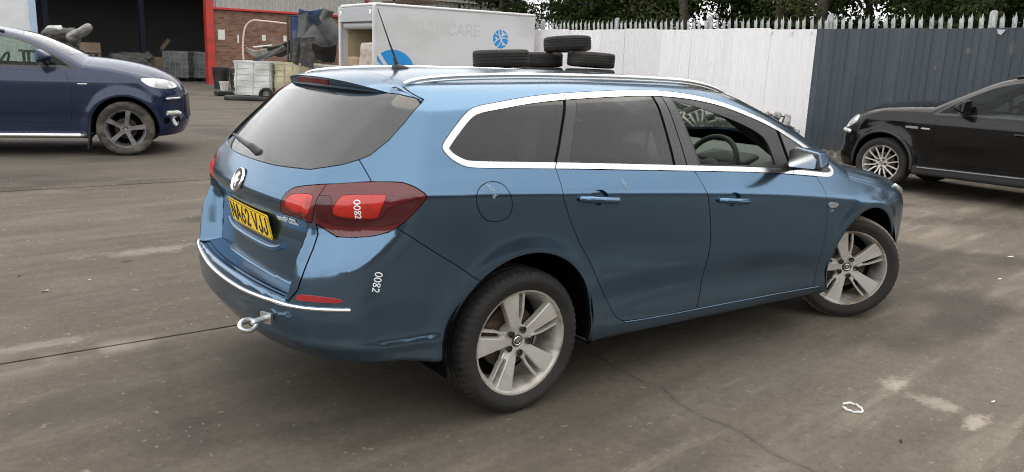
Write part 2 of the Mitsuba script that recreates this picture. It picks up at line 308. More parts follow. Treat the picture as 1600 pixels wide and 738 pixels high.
def wheel_shapes(kind, R, w, rim, bead_b='rubber'):
    zf = w/2*0.82
    S = {}
    S['tyre'] = [ply(tyre_mesh(R, w, rim-.004), bead_b, 50)]
    S['rim'] = [ply(lathe([(rim-.004, zf*.9), (rim+.004, zf), (rim+.001, zf+.006), (rim-.008, zf+.004), (rim-.016, zf-.012), (rim-.028, zf-.03), (rim-.036, 0), (rim-.04, -zf), (rim, -zf-.003)], 96), 'alloy_rim' if kind != 'grey5' else 'alloy_grey', 40)]
    dish = lambda r: zf-.034-.028*(1-np.clip(r/rim, 0, 1))**1.3
    am = 'alloy_grey' if kind == 'grey5' else 'alloy'
    sp = []
    if kind == 'twin5':
        bl = spoke_poly([(.03, .030), (.07, .027), (.12, .036), (rim-.006, .062)], [(.03, -.022), (.07, -.018), (.13, -.024), (rim-.006, -.036)])
        rb = spoke_poly([(.078, -.030), (.13, -.046), (rim-.006, -.062)], [(.072, -.035), (.125, -.056), (rim-.006, -.075)])
        nk = spoke_poly([(.03, -.01), (.095, -.02)], [(.03, -.036), (.1, -.047)])
        for k in range(5):
            a = 102+72*k
            sp.append([radial_extrude(rotz(bl.buffer(.003).buffer(-.003), a), .030, lambda r: dish(r)-.006), radial_extrude(rotz(bl.buffer(-.0045), a), .004, lambda r: dish(r)+.0235), radial_extrude(rotz(rb, a), .022, lambda r: dish(r)-.004), radial_extrude(rotz(nk, a), .02, lambda r: dish(r)-.008)])
    elif kind == 'grey5':
        bl = spoke_poly([(.03, .04), (.09, .026), (rim-.004, .034)], [(.03, -.04), (.09, -.026), (rim-.004, -.034)])
        for k in range(5): sp.append([radial_extrude(rotz(bl, 62+72*k), .04, dish)])
    else:
        for k in range(7):
            a = 90+360/7*k
            ms = []
            for s in (-1, 1):
                q = spoke_poly([(.03, s*.004), (.10, s*.010), (rim-.004, s*.050)], [(.03, s*.022), (.10, s*.026), (rim-.004, s*.068)])
                ms.append(radial_extrude(rotz(q.buffer(0), a), .025, dish))
            sp.append(ms)
    S['spoke'] = [ply(cat_(m), am, 25) for m in sp]
    hub = lathe([(.0, dish(0)+.031), (.034, dish(0)+.031), (.038, dish(0)+.026), (.075, dish(.05)+.018), (.08, dish(0)-.02), (.0, dish(0)-.02)], 40)
    S['hub'] = [ply(hub, am, 30)]
    S['centre_cap'] = [ply(lathe([(0, dish(0)+.038), (.02, dish(0)+.037), (.029, dish(0)+.033), (.030, dish(0)+.028)], 32), 'dark_metal', 40)]
    d0 = dish(0)+.036
    S['emblem'] = [ply(cat_([moved(lathe([(.015, 0), (.019, .0025), (.022, 0)], 28), mat4(np.eye(3), (0, 0, d0))), extr(affinity.rotate(Polygon([(-.012, .004), (.002, .012), (.012, .006), (.004, .002), (.008, -.010), (-.002, -.004), (-.010, -.008), (-.006, 0)]), 0), .004, d0)]), 'satin_chrome', 20)]
    nuts = []
    n = 5 if kind != 'v7' else 5
    for k in range(n):
        a = math.radians(102-38+72*k if kind == 'twin5' else 90+36+72*k); c = np.array([.056*math.cos(a), .056*math.sin(a)])
        well = lathe([(.0165, .020), (.014, .021), (.0125, .006), (.0, .006)], 16); nut = lathe([(0.0, .017), (.0075, .016), (.009, .004)], 6)
        nuts.append(moved(cat_([well, nut]), mat4(np.eye(3), (c[0], c[1], dish(.056)+.0175))))
    S['wheel_nut'] = [ply(m, 'dark_metal', 20) for m in nuts]
    S['brake_disc'] = [ply(lathe([(.0, .002), (.10, .002), (.145, 0), (.148, -.02), (0, -.02)], 48), 'brake_rust', 20)]
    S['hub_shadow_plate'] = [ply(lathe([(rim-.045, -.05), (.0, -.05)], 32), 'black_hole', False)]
    return S
def place_wheel(car, S, M, label=None):
    w = numbered(car+'__wheel'); labels[w] = {'label': label} if label else {}
    if not label: del labels[w]
    for nme, lst in S.items():
        for d in lst:
            A = M if XF[0] is None else XF[0] @ M
            put(w+'__'+nme, {**d, 'to_world': T4(A)})
    return w
def wheel_matrix(c, side, steer=0.0, spin=0.0):
    """side -1: the outboard face looks to -y."""
    cs, sn = math.cos(spin), math.sin(spin)
    A = np.eye(4)
    A[:3, :3] = np.array([[1, 0, 0], [0, 0, -1], [0, 1, 0]]) if side < 0 else np.array([[-1, 0, 0], [0, 0, 1], [0, 1, 0]])
    R = np.eye(4); R[:2, :2] = [[math.cos(steer), -math.sin(steer)], [math.sin(steer), math.cos(steer)]]
    Sp = np.eye(4); Sp[:2, :2] = [[cs, -sn], [sn, cs]]
    Tm = np.eye(4); Tm[:3, 3] = c
    return Tm @ R @ A @ Sp
# ================================================================ BLUE ESTATE CAR (rear axle at the origin, front towards +x)
Zc = CS([-1., -.3, .33, 1.13, 2.2, 3.4], [1.05, 1.032, .99, .93, .835, .70])
Zb = CS([-1.2, -.42, .126, 1.03, 2.07, 2.5, 3.4], [1.17, 1.14, 1.108, 1.052, .965, .93, .86])
lowY = PC([0, .10, .2, .26, .34, .44, .62, .80, 1.0], [.74, .78, .835, .868, .878, .872, .892, .904, .908])
upY = PC([-.3, -.14, 0, .05, .15, .28, .40, .6], [.962, .908, .862, .842, .79, .715, .630, .47])
tap_lo = PC([-1.3, -1.0, -.8, -.55, -.2, .3, 2.3, 2.75, 3.0, 3.2, 3.4, 3.6], [.84, .89, .94, .978, .996, 1, 1, .995, .975, .935, .87, .78])
tap_up = PC([-1.3, -.9, -.5, 0, .6, 1.3, 1.9, 2.4, 3.6], [.74, .82, .905, .965, 1, 1.01, 1.0, .97, .9])
Xr = PC([.1, .25, .33, .45, .55, .62, .70, .80, .95, 1.10, 1.2, 1.35, 1.47, 1.6], [-.80, -.88, -.965, -1.035, -1.05, -1.04, -1.03, -1.02, -.99, -.915, -.835, -.68, -.545, -.42])
Zr = PC([-1.2, -.75, -.4, 0, .5, 1.0, 1.3, 1.6, 1.9, 2.2, 2.5, 2.6], [1.42, 1.468, 1.492, 1.506, 1.515, 1.512, 1.50, 1.465, 1.375, 1.25, 1.09, 1.04])
Zh = PC([2.0, 2.35, 2.7, 3.0, 3.2, 3.35, 3.5, 3.6], [1.10, 1.075, 1.02, .965, .91, .85, .75, .65])
Xf = PC([.1, .2, .35, .5, .62, .75, .9, 1.0], [3.45, 3.55, 3.61, 3.62, 3.61, 3.57, 3.45, 3.22])
ZF = PC([-.6, -.2, -.056, .008, .091, .143, .185, .256, .305, .5], [.69, .69, .715, .725, .737, .751, .775, .844, .904, 1.05])
sm = lambda t: np.clip(t, 0, 1)**2*(3-2*np.clip(t, 0, 1))
from scipy.ndimage import gaussian_filter1d
def table2(fn, x0, x1, z0, z1, n, blur=0):
    xs = np.linspace(x0, x1, n); zs = np.linspace(z0, z1, n); X, Z = np.meshgrid(xs, zs, indexing='ij'); Tb = fn(X, Z)
    if blur: Tb = gaussian_filter1d(gaussian_filter1d(Tb, blur, axis=1, mode='nearest'), blur/2, axis=0, mode='nearest')
    def f(x, z):
        u = np.clip((x-x0)/(x1-x0), 0, 1-1e-9)*(n-1); v = np.clip((z-z0)/(z1-z0), 0, 1-1e-9)*(n-1)
        i = u.astype(int); j = v.astype(int); a = u-i; b = v-j
        return Tb[i, j]*(1-a)*(1-b)+Tb[i+1, j]*a*(1-b)+Tb[i, j+1]*(1-a)*b+Tb[i+1, j+1]*a*b
    return f
def Yraw(x, z):
    zc = Zc(x); zb = Zb(x); q = z/zc
    lo = lowY(np.clip(q, 0, 1))*tap_lo(x)
    s = np.clip((z-zc)/np.maximum(zb-zc, .02), 0, 1); yc = lowY(1.0)*tap_lo(x)
    base = yc+(upY(0)*(tap_lo(x)*.75+.25*tap_up(x))-yc)*(s**1.15)
    up = upY(np.maximum(z-zb, 0))/upY(0); tt = np.clip((z-zb)/.35, 0, 1); f = (tap_up(x)/(tap_lo(x)*.75+.25*tap_up(x)))
    Y = np.where(z < zc, lo, np.where(z < zb, base, base*up*(1+(f-1)*tt)))
    for cx in (-.045, 2.70):
        d = np.hypot(x-cx, z-.345); Y = Y+.016*np.exp(-((d-.415)/.055)**2)*(z < .95)
    w = np.exp(-((x-1.3)/.75)**4)
    return Y-.014*w*np.exp(-((z-.47)/.10)**2)
Ytab = table2(Yraw, -1.25, 3.75, .05, 1.65, 900, 7)
XI = np.linspace(0, 2, 1000)
tb1 = lambda f, a, b, n=1200: (lambda g, v: (lambda q: np.interp(q, g, v)))(np.linspace(a, b, n), f(np.linspace(a, b, n)))
Xr_, Xf_, Zr_, Zh_, ZF_ = tb1(Xr, .05, 1.65), tb1(Xf, .05, 1.05), tb1(Zr, -1.25, 2.65), tb1(Zh, 2.0, 3.65), tb1(ZF, -.6, .5)
def F_estate(x, y, z):
    a = np.abs(y); side = a-Ytab(x, z); crown = .05*(a/.6)**2
    hood = (z-(Zh_(np.clip(x, 2.0, 3.65))-.045*(a/.7)**2))*.9
    top = np.where(x < 2.2, (z-(Zr_(x)-crown))*.95, np.minimum(np.where(x > 2.62, 9, (z-(Zr_(np.minimum(x, 2.65))-crown))*.85), hood))
    bow = .10*(a/.8)**2.2; hi = np.clip((z-.95)/.4, 0, 1); hi = hi*hi*(3-2*hi); bow = bow*(1+hi*.9)
    rec = .105*sm((np.interp(z, [.6, .70, .88], [.580, .605, .638])-a)/.060)*sm((z-.598)/.03)*sm((1.0-z)/.19)
    tuck = .10*sm((a-.3)/.5)*sm((.47-z)/.2)
    rear = (Xr_(z)+bow+rec+tuck-x)*.9; front = (x-(Xf_(z)-.22*(a/.8)**2.4))*.9
    f = rmax(side, rear, np.interp(z, [.55, .75, .9, 1.1, 1.4], [.20, .22, .27, .23, .09]))
    f = rmax(f, front, .15)
    f = rmax(f, top, np.interp(x, [-.9, -.6, 2.0, 2.5, 3], [.03, .09, .10, .07, .08]))
    bot = np.interp(x, [-1.1, -.9, -.62, -.45, .4, 2.2, 3.2, 3.5], [.35, .355, .365, .33, .262, .225, .22, .24])-z
    f = rmax(f, bot, .02)
    # the bumper corner leans back above its fold, up to the tail lamp
    s = .6*x+.8*a; up_ = z-ZF_(np.clip(s, -.6, .5)); up_ = np.minimum(.5*(up_+np.sqrt(up_*up_+.018**2)), .15)
    f = f-.009*np.exp(-((z-.437)/.024)**2)*sm((-.40-x)/.1)*(z < .6)
    return f+.26*up_*sm((1.02-z)/.12)*sm((.42-s)/.12)*sm((a-.60)/.06)*(x < 0)
BE = Body(F_estate, (-1.2, 0, .16), (3.72, 1.02, 1.62), .0145)
CAR = thing('blue_estate_car', 'metallic blue estate car in the middle of the yard, front window open', 'car')

dlo = Polygon(chaikin([(-.412, 1.226), (-.418, 1.208), (-.394, 1.173), (-.346, 1.145), (-.300, 1.133), (.131, 1.112), (1.028, 1.055), (1.654, 1.013), (2.10, .968), (2.240, .950), (2.30, .956), (2.33, .989), (2.284, 1.031), (2.094, 1.147), (1.839, 1.267), (1.648, 1.329), (1.42, 1.392), (1.186, 1.425), (.959, 1.439), (.763, 1.439), (.327, 1.424), (.097, 1.407), (-.087, 1.383), (-.202, 1.368), (-.257, 1.345), (-.336, 1.287)], 2))
inn = dlo.buffer(-.0245)
def band(xa0, xa1, xb0, xb1):      # between two slanted lines given by their x at z = 1.43 and at z = 1.06
    ln = lambda q0, q1, z: q1+(q0-q1)*(z-1.06)/.37
    return Polygon([(ln(xa0, xa1, .85), .85), (ln(xb0, xb1, .85), .85), (ln(xb0, xb1, 1.6), 1.6), (ln(xa0, xa1, 1.6), 1.6)])
qx = (.331, .092)
glass_q = inn.intersection(band(-9, -9, qx[0]-.012, qx[1]-.012)); strip_r = inn.intersection(band(qx[0]+.004, qx[1]+.004, .395, .172))
glass_r = inn.intersection(band(.395, .172, .903, .884)); rub_r = inn.intersection(band(.903, .884, .920, .902)); strip_b1 = inn.intersection(band(.920, .902, .976, .984))
strip_b2 = inn.intersection(band(.981, .990, 1.037, 1.084)); front_all = inn.intersection(band(1.037, 1.084, 1.845, 1.862))
qlight = inn.intersection(band(1.875, 1.892, 9, 9)); apost = inn.intersection(band(1.845, 1.862, 1.875, 1.892))
fopen = Polygon(chaikin([(1.045, 1.390), (1.05, 1.390), (1.18, 1.368), (1.492, 1.288), (1.70, 1.21), (1.735, 1.15), (1.742, 1.05), (1.742, 1.042), (1.100, 1.078), (1.092, 1.08)], 2))
rdoor = Polygon([(.131, 1.13), (.134, 1.1), (.142, .988), (.185, .89), (.255, .772), (.323, .682), (.402, .564), (.489, .447), (.53, .385), (.555, .358), (.585, .343), (.629, .335), (.849, .322), (1.133, .317), (1.168, .416), (1.170, .577), (1.166, .672), (1.148, .777), (1.104, .928), (1.055, 1.02), (1.034, 1.05), (1.02, 1.12), (.131, 1.18)])
fdoor = Polygon([(1.04, 1.05), (1.055, 1.025), (1.110, .928), (1.154, .777), (1.172, .672), (1.176, .577), (1.174, .416), (1.139, .315), (1.647, .302), (2.10, .288), (2.197, .284), (2.214, .362), (2.228, .556), (2.215, .705), (2.188, .812), (2.167, .892), (2.124, .954), (2.10, 1.02), (1.04, 1.10)])
below = Polygon([(-2, -1), (4, -1), (4, .9), (2.124, .9585), (1.654, 1.008), (1.028, 1.050), (.131, 1.107), (-2, 1.2)])
rdoor = rdoor.intersection(below).difference(dlo.buffer(.003)); fdoor = fdoor.intersection(below).difference(dlo.buffer(.003))
cap = Polygon(chaikin([(-.32, 1.013), (-.299, 1.055), (-.254, 1.074), (-.205, 1.076), (-.163, 1.056), (-.136, .992), (-.139, .946), (-.167, .918), (-.231, .912), (-.286, .937)], 2))
ell = lambda cx, cz, a, b: affinity.scale(Point(cx, cz).buffer(1, 24), a, b)
hcup_r, hcup_f = ell(.352, .972, .058, .036), ell(1.318, .893, .058, .036)
# rear (corner frame: s = .6x + .8|y|, z)
glass_b = Polygon([(-1.2, 1.418), (-.145, 1.420), (.051, 1.412), (.164, 1.410), (.27, 1.394), (.266, 1.375), (.237, 1.307), (.203, 1.242), (.153, 1.186), (.113, 1.167), (.051, 1.146), (-.102, 1.113), (-.333, 1.100), (-.56, 1.098), (-1.2, 1.098)])
lamp = Polygon(chaikin([(-.240, .924), (-.222, .960), (-.204, 1.000), (-.179, 1.024), (-.139, 1.044), (.011, 1.072), (.172, 1.091), (.291, 1.093), (.329, 1.081), (.358, 1.066), (.386, 1.043), (.382, 1.028), (.353, .983), (.305, .928), (.267, .905), (.210, .887), (.136, .879), (.074, .877), (.047, .888), (-.031, .926), (-.140, .927)], 1))
inner_side = Polygon([(-2, .5), (-.044, .5), (-.035, .927), (-.011, 1.02), (.011, 1.070), (.014, 1.3), (-2, 1.3)])
lamp_in, lamp_out = lamp.intersection(inner_side), lamp.difference(inner_side.buffer(.003))
tailg = Polygon([(-1.2, .612), (-.118, .612), (-.072, .66), (-.052, .72), (-.022, .824), (-.012, .88), (-.022, .924), (-.011, 1.02), (.011, 1.070), (.014, 1.074), (.172, 1.093), (.188, 1.0945), (.160, 1.124), (.113, 1.167), (.153, 1.186), (.203, 1.242), (.237, 1.307), (.266, 1.375), (.271, 1.394), (.164, 1.435), (-.1, 1.47), (-1.2, 1.47)])
bumper = Polygon([(-1.2, .605), (-.112, .605), (-.065, .66), (-.045, .72), (-.016, .824), (-.006, .88), (-.016, .913), (.047, .884), (.074, .873), (.138, .875), (.213, .885), (.267, .901), (.296, .920), (.337, .888), (.431, .789), (.517, .699), (.60, .62), (.60, .05), (-1.2, .05)])
ybox = m3.Manifold.cube([6, 3, 4]).translate([-2, -3.0, -1])      # y < 0 half
right = lambda m: m ^ ybox
def pr(frame, poly, d0, d1): return (BE.prism(frame, poly, d0, d1), BE.prism(frame, poly, d0, d1, True))
S2 = lambda poly: pr('side', poly, -1.3, -.28)
def C2(poly, d1=-.2):
    m = BE.prism('corner', poly, -1.7, d1) ^ ybox; return (m, m.mirror([0, 1, 0]))
arch = [m3.Manifold.cylinder(.5, r, r, 96).rotate([90, 0, 0]).translate([cx, s*.80+.25, cz]) for cx, cz, r in ((-.03, .362, .398), (2.705, .362, .375)) for s in (-1, 1)]
shell = BE.shell - m3.Manifold.batch_boolean(arch, m3.OpType.Add)
g = .0034
cutters = []
for poly in (dlo.buffer(.002), rdoor.buffer(g), fdoor.buffer(g), cap.buffer(g)): cutters += S2(poly)
for poly in (lamp.buffer(g), tailg.buffer(g), bumper.buffer(g)): cutters += C2(poly)
bon = Polygon([(2.42, -.70), (3.0, -.70), (3.3, -.62), (3.44, -.45), (3.52, 0), (3.44, .45), (3.3, .62), (3.0, .70), (2.42, .70), (2.36, 0)])
bonp = BE.prism('top', bon, .80, 1.3); bonc = BE.prism('top', bon.buffer(g), .80, 1.3)
wscr = Polygon([(1.28, -.56), (1.60, -.60), (2.30, -.70), (2.37, -.4), (2.385, 0), (2.37, .4), (2.30, .70), (1.60, .60), (1.28, .56), (1.22, 0)])
wsp = BE.prism('top', wscr, 1.0, 1.7); wsc = BE.prism('top', wscr.buffer(g), 1.0, 1.7)
fb_ = Polygon([(3.06, -.2), (3.07, .60), (3.22, .70), (3.24, .72), (4, .78), (4, -.2)])
fbp = BE.prism('side', fb_, -1.3, 1.3); fbc = BE.prism('side', fb_.buffer(g), -1.3, 1.3)
rest = shell - m3.Manifold.batch_boolean(cutters+[bonc, wsc, fbc], m3.OpType.Add)
P = CAR+'__'
BE.emit(P+'body_shell', rest, 'paint_blue', 'trim_grey')
BE.emit(P+'bonnet', shell ^ bonp, 'paint_blue')
BE.emit(P+'front_bumper', (shell ^ fbp) - bonc, 'paint_blue')
BE.emit(P+'windscreen', BE.shell ^ wsp, 'glass_green', sheet=True)
for k, side in enumerate(('right', 'left')):
    cut = lambda poly: shell ^ S2(poly)[k]
    BE.emit(P+'rear_door', cut(rdoor.difference(hcup_r)), 'paint_blue', 'trim_dark')
    BE.emit(P+'front_door', cut(fdoor.difference(hcup_f)), 'paint_blue', 'trim_dark')
    if k == 0: BE.emit(P+'fuel_flap', cut(cap), 'paint_blue')
    else: BE.emit(P+'body_shell__flap_blank', cut(cap.buffer(.002)), 'paint_blue')
    pro = BE.proud(.0035)
    BE.emit(P+'window_chrome_trim', pro ^ S2(dlo.difference(dlo.buffer(-.0245)).difference(band(.328, .089, .334, .095)).difference(band(1.869, 1.886, 1.874, 1.891)))[k], 'satin_chrome', off=.0035)
    BE.emit(P+'quarter_window', cut(glass_q), 'glass_privacy', sheet=True)
    BE.emit(P+'rear_door_window', cut(glass_r), 'glass_privacy', sheet=True)
    for poly in (strip_r, strip_b1, strip_b2): BE.emit(P+'window_pillar_trim', cut(poly.buffer(-.001)), 'black_gloss')
    BE.emit(P+'window_seal', cut(rub_r), 'black_hole')
    BE.emit(P+'window_seal', cut(apost.union(inn.intersection(band(qx[0]-.012, qx[1]-.012, qx[0]-.006, qx[1]-.006)))), 'black_hole')
    BE.emit(P+'front_window_frame', cut(front_all.difference(fopen)), 'black_plastic', 'trim_dark')
    if k == 1: BE.emit(P+'front_door_window', cut(fopen), 'glass_green', sheet=True)
    BE.emit(P+'corner_window', cut(qlight), 'black_gloss')
    in_cup = lambda poly: ((shell ^ S2(poly)[k]).translate([0, .016 if k == 0 else -.016, 0]))
    for q, host, hx, hz in ((hcup_r, 'rear_door', .352, .966), (hcup_f, 'front_door', 1.313, .888)):
        sfx = '' if k == 0 else '_001'
        BE.emit(P+host+sfx+'__handle_recess', in_cup(q.buffer(.004)), 'paint_blue', off=0)
        c, n = BE.project([[hx-.115, -.9, hz+.010], [hx+.115, -.9, hz-.010]], .022); m_ = c.mean(0)
        hp = [c[0]-n[0]*.012, c[0]+n[0]*.004+[.03, 0, -.002], m_+n[0]*.012, c[1]+n[1]*.002-[.02, 0, 0], c[1]-n[1]*.016]
        hd = cat_([hullm([hp[i], hp[i+1]], [.0135+.003*(0 < i < 3), .0145]) for i in range(4)])
        if k: hd = moved(hd, np.diag([1, -1, 1, 1.])); hd.invert()
        add(P+host+sfx+'__handle', hd, 'paint_blue', 40)
# rear end
merge2 = lambda pair: pair[0]+pair[1]
tg = merge2(C2(tailg)) ; gl = merge2(C2(glass_b)); glc = merge2(C2(glass_b.buffer(g))); li = merge2(C2(lamp_in)); lic = merge2(C2(lamp_in.buffer(g)))
BE.emit(P+'tailgate', (shell ^ tg) - glc - lic, 'paint_blue', 'trim_dark')
labels[P+'tailgate'] = {'label': 'blue tailgate with a yellow number plate and dark rear window'}
BE.emit(P+'tailgate__rear_window', shell ^ gl, 'glass_rear', sheet=True)
BE.emit(P+'rear_bumper', shell ^ merge2(C2(bumper)), 'paint_blue')
bright_in = Polygon(chaikin([(-.205, .940), (-.185, .995), (-.15, 1.018), (-.055, 1.030), (-.030, 1.024), (-.052, .945), (-.062, .940)], 2))
bright_out = Polygon(chaikin([(.055, .975), (.085, 1.03), (.10, 1.042), (.245, 1.050), (.262, 1.045), (.232, .965), (.215, .952), (.075, .955)], 2))
smoke_out = Polygon(chaikin([(-.028, .935), (-.018, 1.02), (-.012, 1.03), (.06, 1.035), (.045, .965), (.075, .945), (.215, .942), (.25, .965), (.268, 1.0), (.365, 1.035), (.372, 1.03), (.345, .985), (.29, .928), (.1, .915)], 1)).difference(bright_out.buffer(.003))
for k in (0, 1):
    for nm, poly, br in (('tailgate__tail_lamp', lamp_in, bright_in), ('tail_lamp', lamp_out, bright_out)):
        lk = numbered(P+nm)
        hole = br.buffer(.0015) if nm != 'tail_lamp' else br.buffer(.0015).union(smoke_out.buffer(.0015))
        BE.emit(lk, shell ^ C2(poly.difference(hole))[k], 'lens_red')
        BE.emit(lk+'__bright_reflector', shell ^ C2(br.intersection(poly))[k], 'lens_bright')
        if nm == 'tail_lamp': BE.emit(lk+'__smoked_band', shell ^ C2(smoke_out.intersection(poly))[k], 'lens_dark')
# bumper strip, reflectors
chl = [(-.998, .600), (-.913, .580), (-.833, .569), (-.647, .564), (-.469, .567), (-.297, .579), (-.13, .594), (.008, .600), (.149, .604)]
strip = LineString(spline(np.array([(-.9, .566), (-.647, .563), (-.469, .566), (-.297, .577), (-.13, .590), (.008, .597), (.150, .602)]), 40)).buffer(.0105, cap_style=2)
pro2 = BE.proud(.005)
chs = spline(np.array([(-.760, .567), (-.647, .563), (-.469, .566), (-.297, .577), (-.13, .590), (.008, .597), (.150, .602)]), 60)
def corner_pts(q):
    P0 = np.array([(.6*s-1.6*.8, -.8*s-1.6*.6, z) for s, z in q]); ts = np.linspace(0, 1.6, 640); R_ = P0[:, None]+ts[None, :, None]*np.array([.8, .6, 0])
    f = F_estate(*R_.reshape(-1, 3).T).reshape(len(q), -1); k = np.argmax(f < 0, 1)
    return BE.project(R_[np.arange(len(q)), k], .003)[0]
cp_ = corner_pts(chs); cp_ = cp_[cp_[:, 1] < .002]; cp_ = np.vstack([cp_[::-1], (cp_*[1, -1, 1])[1:]])
add(P+'rear_bumper__chrome_strip', tube(spline(cp_, 120), .0082, 10), 'chrome', 60)
refl = Polygon(chaikin([(-.080, .621), (.008, .626), (.128, .630), (.112, .646), (.007, .650), (-.066, .645)], 1))
for k in (0, 1): BE.emit(P+'rear_bumper__reflector', pro2 ^ C2(refl)[k], 'reflector_red', off=.005)
lowlip = Polygon([(-1.2, .05), (.6, .05), (.6, .395), (.3, .395), (-1.2, .40)])
# spoiler with brake lamp
ys = np.linspace(-.672, .672, 45); sec = []
tipf = lambda a: (-.628+.190*a**2.4, 1.462-.072*a**2.3)
for y in ys:
    a = min(abs(y)/.672, 1.0); tipx, tipz = tipf(a); th = .050*(1-a**2)+.004
    fx = -.36-.03*a; fz = float(Zr(fx))-.05*(y/.6)**2-.002; fz = fz if a < .9 else fz-.02*(a-.9)/.1
    s_ = np.array([(fx, fz-.004), (fx-.10, (fz*.55+tipz*.45)+.010), (tipx+.03, tipz+.006), (tipx, tipz-.002), (tipx+.006, tipz-th*.6), (tipx+.03, tipz-th), (min(tipx+.13, fx-.01), tipz-th-.012*(1-a)), (fx, fz-.055)])
    e_ = np.array([(-.440, 1.392), (-.438, 1.394), (-.444, 1.392), (-.446, 1.390), (-.445, 1.388), (-.443, 1.387), (-.440, 1.386), (-.436, 1.388)]); k_ = a**7
    sec.append(s_*(1-k_)+e_*k_)
sec = np.array(sec); V = np.concatenate([sec[:, :, :1], np.broadcast_to(ys[:, None, None], sec[:, :, :1].shape), sec[:, :, 1:]], -1); n8 = sec.shape[1]
i, j = np.meshgrid(np.arange(len(ys)-1), np.arange(n8), indexing='ij'); j2 = (j+1) % n8
q = np.stack([i*n8+j, (i+1)*n8+j, (i+1)*n8+j2, i*n8+j2], -1).reshape(-1, 4)
spo = trimesh.Trimesh(V.reshape(-1, 3), np.vstack([q[:, [0, 1, 2]], q[:, [0, 2, 3]], [[0, k, k+1] for k in range(1, n8-1)], [[(len(ys)-1)*n8, (len(ys)-1)*n8+k+1, (len(ys)-1)*n8+k] for k in range(1, n8-1)]]), process=False)
if spo.volume < 0: spo.invert()
add(P+'roof_spoiler', spo, 'paint_blue', 35)
bl = []
for y in np.linspace(-.165, .165, 15):
    tipx, tipz = tipf(abs(y)/.672); bl.append([(tipx-.004, y, tipz-.010), (tipx+.004, y, tipz-.034), (tipx+.012, y, tipz-.034), (tipx+.012, y, tipz-.010)])
bl = np.array(bl); n4 = 4; i, j = np.meshgrid(np.arange(14), np.arange(4), indexing='ij'); q = np.stack([i*4+j, (i+1)*4+j, (i+1)*4+(j+1) % 4, i*4+(j+1) % 4], -1).reshape(-1, 4)
m = trimesh.Trimesh(bl.reshape(-1, 3), np.vstack([q[:, [0, 1, 2]], q[:, [0, 2, 3]], [[0, 1, 2], [0, 2, 3]], [[56, 58, 57], [56, 59, 58]]]), process=False)
if m.volume < 0: m.invert()
add(P+'roof_spoiler__brake_lamp', m, 'lens_red', 30)
# number plate
ny_, nz_ = np.meshgrid(np.linspace(-.25, .25, 9), [.785, .83, .885]); 
xs_ = []
for z0 in (.782, .887):
    best = 9
    for y0 in (0.0,):
        lo_, hi_ = -1.3, -.6
        for _ in range(30):
            md = (lo_+hi_)/2
            if F_estate(np.array([md]), np.array([y0]), np.array([z0]))[0] > 0: lo_ = md
            else: hi_ = md
        best = min(best, lo_)
    xs_.append(best)
tilt = math.atan2(xs_[1]-xs_[0], .105); pn = np.array([-math.cos(tilt), 0, math.sin(tilt)]); pu = np.array([math.sin(tilt), 0, math.cos(tilt)]); pe = np.array([0, -1, 0])
PC_ = np.array([(xs_[0]+xs_[1])/2, 0, .832])+pn*.005
PM = mat4([pe, pu, np.cross(pe, pu)], PC_)
def bowed(m):
    m = moved(m.subdivide_to_size(.035), PM); V = np.array(m.vertices); V[:, 0] += .10*(np.abs(V[:, 1])/.8)**2.2*.45; return trimesh.Trimesh(V, m.faces, process=False)
rr = lambda w, h, r: sbox(-w/2+r, -h/2+r, w/2-r, h/2-r).buffer(r, 8)
add(P+'tailgate__number_plate', bowed(extr(rr(.52, .111, .012), .004)), 'plate_yellow')
txt = meshkit.text_mesh('NA62 VJJ', .079, .0012, bold=True); w_ = txt.bounds[1][0]-txt.bounds[0][0]; txt.apply_scale([.465/w_, 1, 1]); txt.apply_translation([-.2325-txt.bounds[0][0], -.0395, .0042])
add(P+'tailgate__plate_lettering', bowed(txt), 'ink_black', False)
bord = rr(.512, .103, .01).difference(rr(.507, .098, .009)); small = meshkit.text_mesh('www', .006, .001)
add(P+'tailgate__plate_border', bowed(extr(bord, .0008, .0042)), 'ink_black', False)
lipc = np.array([[-.93, y, .738+.035*(abs(y)/.34)**6] for y in np.linspace(-.335, .335, 33)]); lipp, ln_ = BE.project(lipc, .004)
add(P+'tailgate__handle_lip', tube(lipp, .0125, 10), 'paint_blue', 60)
# badge, lettering
def face_frame(p, k=.002):
    c, n = BE.project([p], k); n = n[0]; e1 = np.cross([0, 0, 1.], n); e1 /= np.linalg.norm(e1); e2 = np.cross(n, e1); return mat4([e1, e2, n], c[0])
BM = face_frame((-.97, 0, 1.003), .004)
ring = lathe([(.044, 0), (.047, .007), (.051, .009), (.055, .006), (.057, 0)], 48)
add(P+'tailgate__badge', cat_([moved(ring, BM)]), 'chrome', 50)
add(P+'tailgate__badge__disc', moved(lathe([(0, .003), (.045, .003)], 32), BM), 'dark_metal', False)
grif = Polygon(chaikin([(-.030, -.022), (-.022, .004), (-.030, .018), (-.014, .026), (-.004, .038), (.010, .030), (.022, .030), (.014, .018), (.006, .012), (.016, .002), (.030, .004), (.024, -.010), (.012, -.012), (.014, -.030), (.004, -.036), (.002, -.016), (-.010, -.018), (-.014, -.036), (-.026, -.034)], 1))
add(P+'tailgate__badge__emblem', moved(extr(grif.buffer(0), .006, .003), BM), 'satin_chrome', 20)
EM = face_frame((-.93, -.345, .883), .001)
et = meshkit.text_mesh('ecoFLEX', .026, .003, bold=True); et.apply_scale([.165/(et.bounds[1][0]), 1, 1])
def onto(mesh, M, k=.0012):
    v = moved(mesh, M); V0 = np.array(mesh.vertices); Pp, nn = BE.project(np.array(v.vertices), 0); return trimesh.Trimesh(Pp+nn*(k+V0[:, 2:3]), mesh.faces, process=False)
add(P+'tailgate__model_lettering', onto(et, EM, .0025), 'letter_silver', False)
